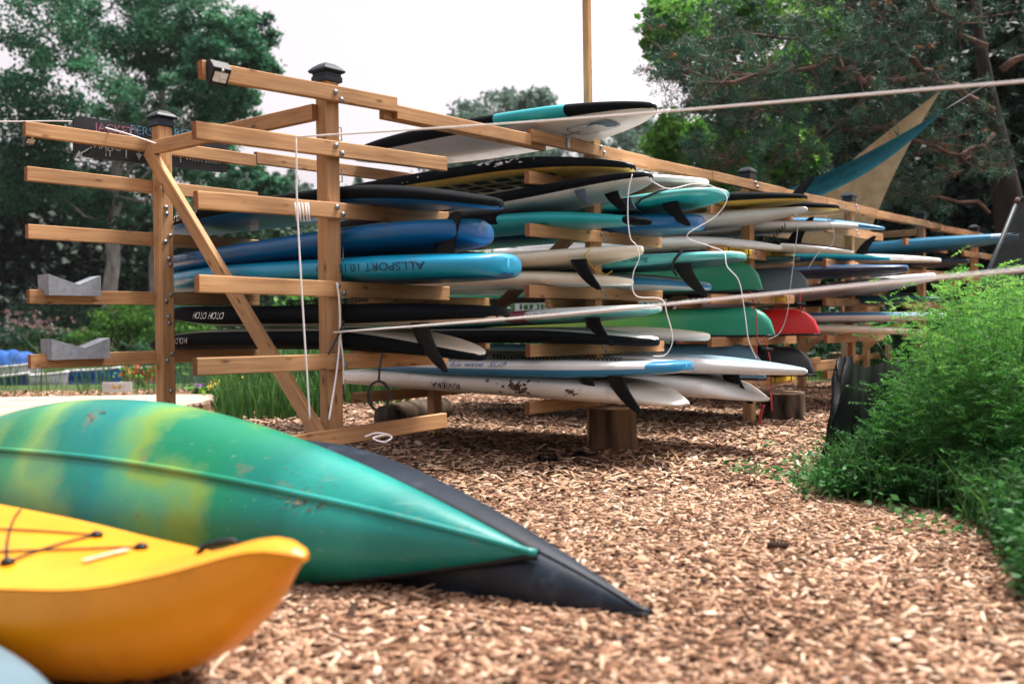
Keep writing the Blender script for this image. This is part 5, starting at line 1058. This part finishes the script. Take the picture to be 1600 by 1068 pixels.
for x, y, z, l in ((1.985, 5.945, .755, ''), (2.44, 6.45, .735, '')): MB().bar(V(x-.02, y, -.05), V(x, y, z), .045, .028, up=(1, 0, 0)).build('stake', WOODO, sf)

# =====================================================================  WEEDS AT THE RIGHT
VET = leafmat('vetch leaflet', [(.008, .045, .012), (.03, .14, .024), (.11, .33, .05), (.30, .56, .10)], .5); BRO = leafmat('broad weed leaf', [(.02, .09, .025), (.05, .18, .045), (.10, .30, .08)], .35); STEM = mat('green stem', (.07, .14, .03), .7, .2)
BXY = [2.3, 3.2, 4.0, 4.5, 4.75, 4.92, 5.2, 5.6, 6.2, 7.6]; BXX = [1.36, 1.69, 2.0, 2.04, 1.82, 1.62, 1.68, 1.98, 2.3, 3.0]
def weeds():
    rng = np.random.default_rng(4); n = 2600
    y = rng.uniform(2.3, 7.6, n); bx = np.interp(y, BXY, BXX); d = rng.uniform(0, 1, n)**1.25*1.9; x = bx+d
    h = np.clip(.12+1.75*np.maximum(0, d)**1.25, .1, 1.08)*rng.uniform(.62, 1.16, n); h = np.minimum(h, 1.22)
    h = np.where((y < 3.4), h*np.clip(.5+.5*(y-2.3)/1.1, .5, 1), h)
    lean = rng.normal(size=(n, 2))*.16+V(-.10, -.05); ns = 17
    u = np.linspace(.12, 1, ns)[None, :]+rng.uniform(-.03, .03, (n, ns))
    P = np.stack([x[:, None]+lean[:, :1]*h[:, None]*u**1.6, y[:, None]+lean[:, 1:]*h[:, None]*u**1.6, h[:, None]*u*(1-.06*u)], -1)
    sw = []
    for i in range(0, n):
        a = V(x[i], y[i], 0); m_ = P[i, ns//2]; e = P[i, -1]; w = V(.0022, .001, 0); sw += [a-w, a+w, m_+w, m_-w, m_-w, m_+w, e+w*.4, e-w*.4]
    o = fast_mesh('weed_stems', np.array(sw), 4, STEM); tag(o, 'tangled green stems inside the tall weeds on the right', 'weeds', kind='stuff')
    nodes = P.reshape(-1, 3); N = len(nodes); hh = np.repeat(h, ns)
    az = rng.uniform(0, 2*PI, N); rdir = np.stack([np.cos(az), np.sin(az), rng.uniform(.0, .7, N)], 1); rdir = unit(rdir); ln = rng.uniform(.06, .125, N)
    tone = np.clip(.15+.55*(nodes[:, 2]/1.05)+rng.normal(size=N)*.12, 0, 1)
    C = []; Dd = []; R = []; K = 6
    for k in range(K):
        uu = .2+.8*k/(K-1); c = nodes+rdir*(ln*uu)[:, None]; side = unit(np.cross(rdir, V(0, 0, 1)))
        for sg_ in (-1, 1):
            dd = unit(side*sg_+rdir*.55); C.append(c+dd*.011); Dd.append(dd); R.append(tone)
    C = np.concatenate(C); Dd = np.concatenate(Dd); R = np.concatenate(R)+rng.uniform(-.1, .1, len(C))
    vs = leaf_quads(C, .025, rng, .8, .34, 0, Dd)
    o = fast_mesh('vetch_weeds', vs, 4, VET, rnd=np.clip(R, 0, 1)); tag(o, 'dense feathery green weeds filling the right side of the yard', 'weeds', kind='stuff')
    # broader leaved plants low at the edge
    m = 420; yy = rng.uniform(3.0, 5.9, m); b2 = np.interp(yy, BXY, BXX)-np.where(yy > 4.8, .12, 0); xx = b2+np.abs(rng.normal(size=m))*.26-.03; C = []; Dd = []
    for i in range(m):
        hb = rng.uniform(.06, .26); k = 14; a = rng.uniform(0, 2*PI, k); uu = rng.uniform(.2, 1, k); r = rng.uniform(.02, .11, k)
        C.append(np.stack([xx[i]+r*np.cos(a), yy[i]+r*np.sin(a), hb*uu+.01], 1)); Dd.append(np.stack([np.cos(a), np.sin(a), np.full(k, .25)], 1))
    C = np.concatenate(C); vs = leaf_quads(C, .036, rng, .7, .5, 0, np.concatenate(Dd)); o = fast_mesh('leafy_weeds', vs, 4, BRO, rnd=rng.uniform(0, 1, len(C))); tag(o, 'low broad leaved weeds along the edge of the chips at right', 'weeds', kind='stuff')
    # sprigs creeping onto the chips
    C = []; Dd = []
    for x_, y_, sp, k in ((1200, 742, .10, 60), (1160, 735, .05, 20), (1250, 748, .09, 50), (1235, 722, .05, 26), (1290, 755, .1, 60), (1200, 700, .03, 12), (1420, 800, .12, 60), (1470, 830, .1, 40)):
        p = on_z(x_, y_); q = p+rng.normal(size=(k, 3))*V(sp, sp*1.2, 0); q[:, 2] = np.abs(rng.normal(size=k))*.03+.01; C.append(q); Dd.append(unit(rng.normal(size=(k, 3))*V(1, 1, .3)))
    C = np.concatenate(C); vs = leaf_quads(C, .042, rng, .8, .5, 0, np.concatenate(Dd)); o = fast_mesh('weed_sprigs', vs, 4, BRO, rnd=rng.uniform(.2, 1, len(C))); tag(o, 'small green sprigs creeping onto the wood chips', 'weeds', kind='stuff')
    # taller shoots poking above, and small violet flower spikes
    PUR = mat('violet petal', (.16, .10, .36), .7, .2)
    k = 26; fl = []
    for i in range(k):
        j = rng.integers(0, n)
        while h[j] < .8: j = rng.integers(0, n)
        p = P[j, -3]+V(-.04, -.06, .02); q = p+rng.normal(size=(14, 3))*V(.006, .006, .022); fl.append(q)
    fl = np.concatenate(fl); o = fast_mesh('vetch_flowers', leaf_quads(fl, .014, rng), 4, PUR); tag(o, 'scattered small violet flowers among the tall weeds', 'flowers', kind='stuff')
weeds()

# =====================================================================  GARDEN, SHRUBS, POND SIDE
def shrub(label, base, w, h, lm, n, size, seed, name='shrub', cat='shrub', group=None, droop=0.):
    rng = np.random.default_rng(seed); base = np.asarray(base, float); root = empty(name, base, label, cat, group)
    b = MB()
    for k in range(6): e = base+V(rng.normal()*w*.3, rng.normal()*w*.3, h*rng.uniform(.5, .9)); limb(b, base-V(0, 0, .05), e, .03*h, .008*h, rng, 4, .08, 5)
    b.build('stems', BARKD, root)
    cl = [(base+V(rng.normal()*w*.26, rng.normal()*w*.26, h*rng.uniform(.25, .8)), V(w*.36, w*.36, h*.28)) for _ in range(6)]
    vs, R = clumps_leaves(cl, n//6, size, rng, .3, 14, .25, .5, .6, droop); vs[:, 2] = np.maximum(vs[:, 2], base[2]+.01); fast_mesh('foliage', vs, 4, lm, root, R)
gb = lambda x, D: base_at(x, D)
shrub('bright green bush between the grey trunks across the pond', gb(190, 38), 2.6, 2.1, LF_B, 3200, .16, 1)
shrub('green bush under the slimmer grey trunk across the pond', gb(265, 39), 2.4, 1.9, LF_B, 2600, .17, 2)
shrub('dark rounded bush at the left across the pond', gb(60, 41), 4.2, 2.0, LF_M, 3000, .18, 3)
shrub('low flowering bank plants left of the bright bush', gb(95, 37.5), 3.2, 1.0, LF_B, 2600, .13, 4)
shrub('low flowering bank plants at the left edge of the pond', gb(15, 37.5), 3.4, 1.0, LF_A, 2600, .13, 5)
shrub('leafy bush behind the chalkboard post by the water', gb(330, 34), 3.0, 1.7, LF_A, 2600, .15, 6)
for i, (x, D, w, h, lm, l) in enumerate(((420, 24, 2.4, 1.7, LF_A, 'garden shrub behind the lower arms of the first post'), (560, 21, 2.0, 1.4, LF_B, 'bright garden shrub seen right of the first post'), (590, 30, 4.4, 5.6, LF_B, 'tall bright shrub seen above the black board right of the first post'), (470, 36, 4.2, 4.6, LF_M, 'rounded green shrub behind the small far spruces'), (680, 19, 2.2, 1.3, LF_A, 'garden shrub behind the second bay'), (800, 26, 4, 2.6, LF_M, 'wide shrub behind the second bay boards'), (960, 24, 3.6, 2.4, LF_A, 'wide shrub behind the second post'), (1080, 22, 3.2, 2.4, LF_M, 'shrub behind the third bay'), (1190, 19, 2.6, 1.6, LF_A, 'leafy shrub seen below the canoes'), (1290, 18, 2.6, 1.6, LF_M, 'shrub behind the fourth post'), (1400, 19, 3.2, 2.0, LF_M, 'shrub behind the far end of the rack'), (1520, 19, 3.4, 2.2, LF_M, 'shrub behind the weeds at the far right'))):
    shrub(l, gb(x, D), w, h, lm, 2400 if h < 4 else 5200, .11 if D < 25 else .17, 20+i)
GRS = leafmat('garden blade green', [(.02, .07, .02), (.05, .14, .03), (.1, .22, .05)], .35)
def blades(name, label, cat, pts, hmin, hmax, wd, seed, lm=GRS, kind=None, lean=.25):
    rng = np.random.default_rng(seed); n = len(pts); h = rng.uniform(hmin, hmax, n)[:, None]; az = rng.uniform(0, 2*PI, n); w = np.stack([np.cos(az), np.sin(az), np.zeros(n)], 1)*wd; l = rng.normal(size=(n, 3))*lean*V(1, 1, 0)
    a = pts; m_ = pts+l*h*.35+V(0, 0, 1)*h*.6; e = pts+l*h+V(0, 0, 1)*h
    vs = np.stack([a-w, a+w, m_+w*.8, m_-w*.8, m_-w*.8, m_+w*.8, e+w*.08, e-w*.08], 1).reshape(-1, 3)
    o = fast_mesh(name, vs, 4, lm, rnd=np.repeat(rng.uniform(0, 1, n), 2)); return tag(o, label, cat, kind=kind)
rng = np.random.default_rng(8)
def patch(x0, x1, D0, D1, n): D = rng.uniform(D0, D1, n); x = (rng.uniform(x0, x1, n)-800)/FPX*D; return np.stack([x, D, np.array([ground_h(np.array(a_), np.array(b_)) for a_, b_ in zip(x, D)])], 1)
blades('garden_grass', 'tall iris like green blades in the garden bed behind the first post', 'grass', patch(330, 640, 11.4, 15.5, 1500), .45, .95, .012, 1, kind='stuff')
blades('garden_grass', 'shorter green blades along the front of the garden bed', 'grass', patch(335, 505, 9.7, 11.6, 900), .18, .5, .010, 9, kind='stuff')
blades('reeds', 'thin reeds standing along the near edge of the pond', 'reeds', patch(-40, 330, 13.5, 16, 150), .5, 1.05, .006, 2, kind='stuff', lean=.35)
yy_ = rng.uniform(3.9, 5.9, 700); xx_ = np.interp(yy_, BXY, BXX)+rng.normal(size=700)*.09+.05; blades('grass', 'grass blades along the edge of the tall weeds', 'grass', np.stack([xx_, yy_, xx_*0], 1), .08, .34, .0035, 6, kind='stuff', lean=.3)
blades('grass', 'grass growing behind the rack', 'grass', patch(560, 1500, 15.5, 20, 2600), .15, .5, .012, 3, kind='stuff')
def flowers(label, x, y, D, col, spread, n, size, seed, group='garden flowers'):
    rng = np.random.default_rng(seed); c = at_depth(x, y, D); g = gz(c[0], c[1]); root = empty('flower_plant', V(c[0], c[1], g), label, 'flowers', group)
    pts = c+rng.normal(size=(n, 3))*spread*V(1, .8, .45); b = MB()
    for p in pts[:14]: b.tube([V(c[0]+rng.normal()*.03, c[1], g), p], .004, 4, caps=False)
    b.build('stem', STEM, root)
    q = np.repeat(pts, 9, 0)+rng.normal(size=(n*9, 3))*size*.45; fast_mesh('petals', leaf_quads(q, size*.8, rng, .4, .8), 4, mat('petal %s' % label[:12], col, .7, .15, 30), root)['kind'] = 'stuff'
    lv = V(c[0], c[1], g+.2)+rng.normal(size=(140, 3))*V(spread*1.3, spread, max(.1, (c[2]-g)*.35)); lv[:, 2] = np.clip(lv[:, 2], g+.02, c[2]); fast_mesh('leaves', leaf_quads(lv, .08, rng), 4, LF_B, root, rng.uniform(0, 1, 140))
flowers('purple flower cluster beside the deck end', 314, 605, 12.2, (.35, .1, .5), .07, 26, .035, 1); flowers('yellow flower cluster in the garden bed', 372, 611, 11.7, (.65, .48, .03), .15, 70, .04, 2)
flowers('dark red flower cluster near the first post', 441, 610, 11.6, (.3, .02, .03), .06, 22, .03, 3); flowers('pale pink flowers between the yellow and red ones', 410, 592, 13, (.55, .35, .42), .12, 16, .03, 4); flowers('orange lilies beside the pond', 225, 575, 16, (.7, .12, .03), .2, 22, .05, 5)
flowers('pink flower stalks above the yellow cluster', 385, 588, 12.6, (.5, .2, .32), .1, 18, .03, 16); flowers('small yellow flowers left of the first post', 470, 606, 12.2, (.65, .5, .04), .12, 30, .03, 17); flowers('white daisies beside the first post', 486, 590, 12.8, (.7, .7, .68), .12, 22, .03, 18)
flowers('yellow flowers right of the first post', 548, 590, 13, (.6, .5, .05), .12, 24, .03, 6); flowers('pinkish bank flowers across the pond', 75, 512, 36.6, (.45, .28, .25), .9, 60, .12, 7); flowers('white bank flowers at the left across the pond', 25, 517, 36.6, (.55, .5, .5), .6, 40, .12, 8)
pr = empty('plant_sign', at_depth(182, 610, 13), 'small white plant sign with a yellow butterfly beside the deck', 'sign')
a, b2 = at_depth(160, 597, 13), at_depth(206, 612, 13); MB().bar(V(a[0], 13, (a[2]+b2[2])/2), V(b2[0], 13, (a[2]+b2[2])/2), .012, abs(a[2]-b2[2]), bev=.002).build('card', mat('white card', (.7, .72, .7), .6), pr)
MB().bar(V((a[0]+b2[0])/2, 13.03, gz(-5, 13)), V((a[0]+b2[0])/2, 13.03, b2[2]+.05), .02, .01).build('stake', WOODO, pr)
c0 = V((a[0]+b2[0])/2-.0, 12.992, (a[2]+b2[2])/2); b = MB(); 
for sg_ in (-1, 1): b.add([c0, c0+V(sg_*.05, 0, .035), c0+V(sg_*.06, 0, .005), c0+V(sg_*.03, 0, -.03)], [[0, 1, 2, 3]])
b.build('butterfly', YELR, pr)
pr = empty('plant_tag', at_depth(441, 628, 11.4), 'small white plant tag below the dark red flowers', 'sign'); c0 = at_depth(440, 627, 11.4); MB().bar(c0-V(.04, 0, 0), c0+V(.04, 0, 0), .004, .07).build('card', mat('white card', (.7, .72, .7), .6), pr); MB().bar(V(c0[0], 11.41, 0), V(c0[0], 11.41, c0[2]), .008, .004, up=(1, 0, 0)).build('stake', STEEL, pr)
# boats on the pond
BW = mat('boat white', (.62, .62, .6), .4, .08, dirt=.3); BTARP = mat('blue tarp', (.01, .10, .42), .6, .2, 4, .4, 14); BDK = mat('boat dark hull', (.02, .05, .12), .5)
def boat(label, x0, x1, D, free, bm, tarp=None, tall=.5, cat='boat', deck=True):
    a = at_depth(x0, 560, D); b_ = at_depth(x1, 560, D); L = b_[0]-a[0]; z0 = WATER-.08; root = empty('boat', V((a[0]+b_[0])/2, D, WATER), label, cat, 'boats on the pond'); W = min(1.6, L*.4)
    G = []; n = 20
    for i in range(n+1):
        u = i/n; w = W/2*(1-max(0, (u-.45)/.55)**2.2)**.8*(.86+.14*min(1, u/.3)); w = max(.02, w); fr = free*(1+.35*u*u); row = []
        for k in range(11):
            c = -math.cos(PI*k/10); s_ = math.sin(PI*k/10); row.append(V(a[0]+L*u+.0, D+w*math.copysign(abs(c)**.6, c), z0+fr+.08-(fr+.08)*s_**.6))
        G.append(row)
    b = MB(); b.grid(G, flip=True); b.add(G[0], [list(range(10, -1, -1))]); b.build('hull', bm, root)
    for e in (0, 10): MB().tube([r[e] for r in G], .035, 6).build('gunwale', BW, root)
    b = MB(); b.grid([[r[0]*.97+r[10]*.03-V(0, 0, .1), r[10]*.97+r[0]*.03-V(0, 0, .1)] for r in G]); b.build('floor', BW, root)
    if tarp:
        T = []
        for i in range(n+1):
            u = i/n; row = []
            for k in range(11): c = -1+2*k/10; l = G[i][0]*(1-(c+1)/2)+G[i][10]*((c+1)/2); row.append(l+V(0, 0, .03+tall*(1-abs(c)**2.5)*(math.sin(PI*min(1, max(0, u*.92+.06)))**.6)+.03*math.sin(i*1.7+k)))
            T.append(row)
        b = MB(); b.grid(T); b.build('cover', tarp, root)
boat('white boat under a domed blue tarp on the pond', -60, 68, 27, .38, BW, BTARP, .42); boat('low white skiff in front of the blue tarped boat', -30, 44, 24.5, .25, BDK, None); boat('white open boat right of the blue tarp', 40, 106, 26, .22, BW); boat('low blue dinghy right of the white boats', 108, 190, 29, .22, BTARP); 
boat('red canoe floating near the orange lilies', 195, 255, 30, .22, mat('red boat', (.5, .03, .02), .45))
# far lattice and low stone wall seen through the gaps of the rack
lw = empty('lattice_fence', at_depth(850, 480, 17.5), 'pale lattice fence glimpsed through the gaps of the second bay', 'fence')
LT = mat('pale lattice', (.5, .55, .58), .6, .1)
for k in range(34): x = .2+k*.1; MB().bar(V(x, 17.5, 1.0), V(x, 17.5, 1.75), .03, .02, up=(1, 0, 0)).build('upright', LT, lw)
for k in range(6): MB().bar(V(.1, 17.53, 1.05+k*.13), V(3.6, 17.53, 1.05+k*.13), .02, .03).build('slat', LT, lw)
for x in (.1, 1.85, 3.6): MB().bar(V(x, 17.57, 0), V(x, 17.57, 1.85), .08, .08, up=(0, 1, 0)).build('post', LT, lw)
sw_ = empty('stone_wall', V(1.2, 14.6, 0), 'low wall of pale rounded stones behind the second and third bay', 'wall')
STN = [mat('pale stone %s' % k, c, .85, .2, 8, .5, 30) for k, c in (('warm', (.45, .42, .4)), ('cool', (.38, .41, .45)), ('light', (.55, .55, .55)))]
rs = np.random.default_rng(12); proto = []
for k in range(4):
    b = MB(); P = [];
    for i in range(6):
        ph = PI*i/5; P.append([V(math.cos(2*PI*j/9)*max(.02, math.sin(ph))**.7, math.sin(2*PI*j/9)*max(.02, math.sin(ph))**.7, -math.cos(ph))*(1+.14*rs.normal()) for j in range(9)])
    b.grid(P, closed=True); b.add(P[0], [list(range(8, -1, -1))]); b.add(P[-1], [list(range(9))]); o = b.build('stone', STN[k % 3], sw_); proto.append(o)
    o.data.vertices.foreach_set('co', np.array([p for r in P for p in r]+[p for p in P[0]]+[p for p in P[-1]], np.float32).ravel()); o.data.update()
cnt = 0
for crs in range(4):
    for k in range(24):
        x = -1.2+k*.2+.1*(crs % 2)+rs.uniform(-.02, .02); o = proto[cnt] if cnt < 4 else proto[int(rs.integers(0, 4))].copy()
        if cnt >= 4: COL.objects.link(o); o.parent = sw_
        o.location = (x-1.2+.0, rs.uniform(-.03, .03), .08+crs*.14); o.scale = (rs.uniform(.1, .125), .11, rs.uniform(.075, .09)); o.rotation_euler = (rs.uniform(-.2, .2), rs.uniform(-.3, .3), rs.uniform(0, 6)); cnt += 1

# =====================================================================  AIR
hm = bpy.data.materials.new('thin haze'); hm.use_nodes = True; hn = hm.node_tree; hn.nodes.clear()
pv = hn.nodes.new('ShaderNodeVolumePrincipled'); pv.inputs['Color'].default_value = (.93, .97, 1, 1); pv.inputs['Density'].default_value = .0002; pv.inputs['Anisotropy'].default_value = .2
ho = hn.nodes.new('ShaderNodeOutputMaterial'); hn.links.new(pv.outputs[0], ho.inputs['Volume'])
b = MB(); X0, X1, Y0, Y1, Z0, Z1 = -950, 950, -350, 1250, -2.6, 26
b.add([(X0, Y0, Z0), (X1, Y0, Z0), (X1, Y1, Z0), (X0, Y1, Z0), (X0, Y0, Z1), (X1, Y0, Z1), (X1, Y1, Z1), (X0, Y1, Z1)], [[3, 2, 1, 0], [4, 5, 6, 7], [0, 1, 5, 4], [1, 2, 6, 5], [2, 3, 7, 6], [3, 0, 4, 7]])
tag(b.build('haze', hm), kind='stuff')
mz = max((max(v.co.z for v in o.data.vertices)+o.matrix_world.translation.z) for o in bpy.data.objects if o.type == 'MESH' and o.name != 'haze' and len(o.data.vertices))
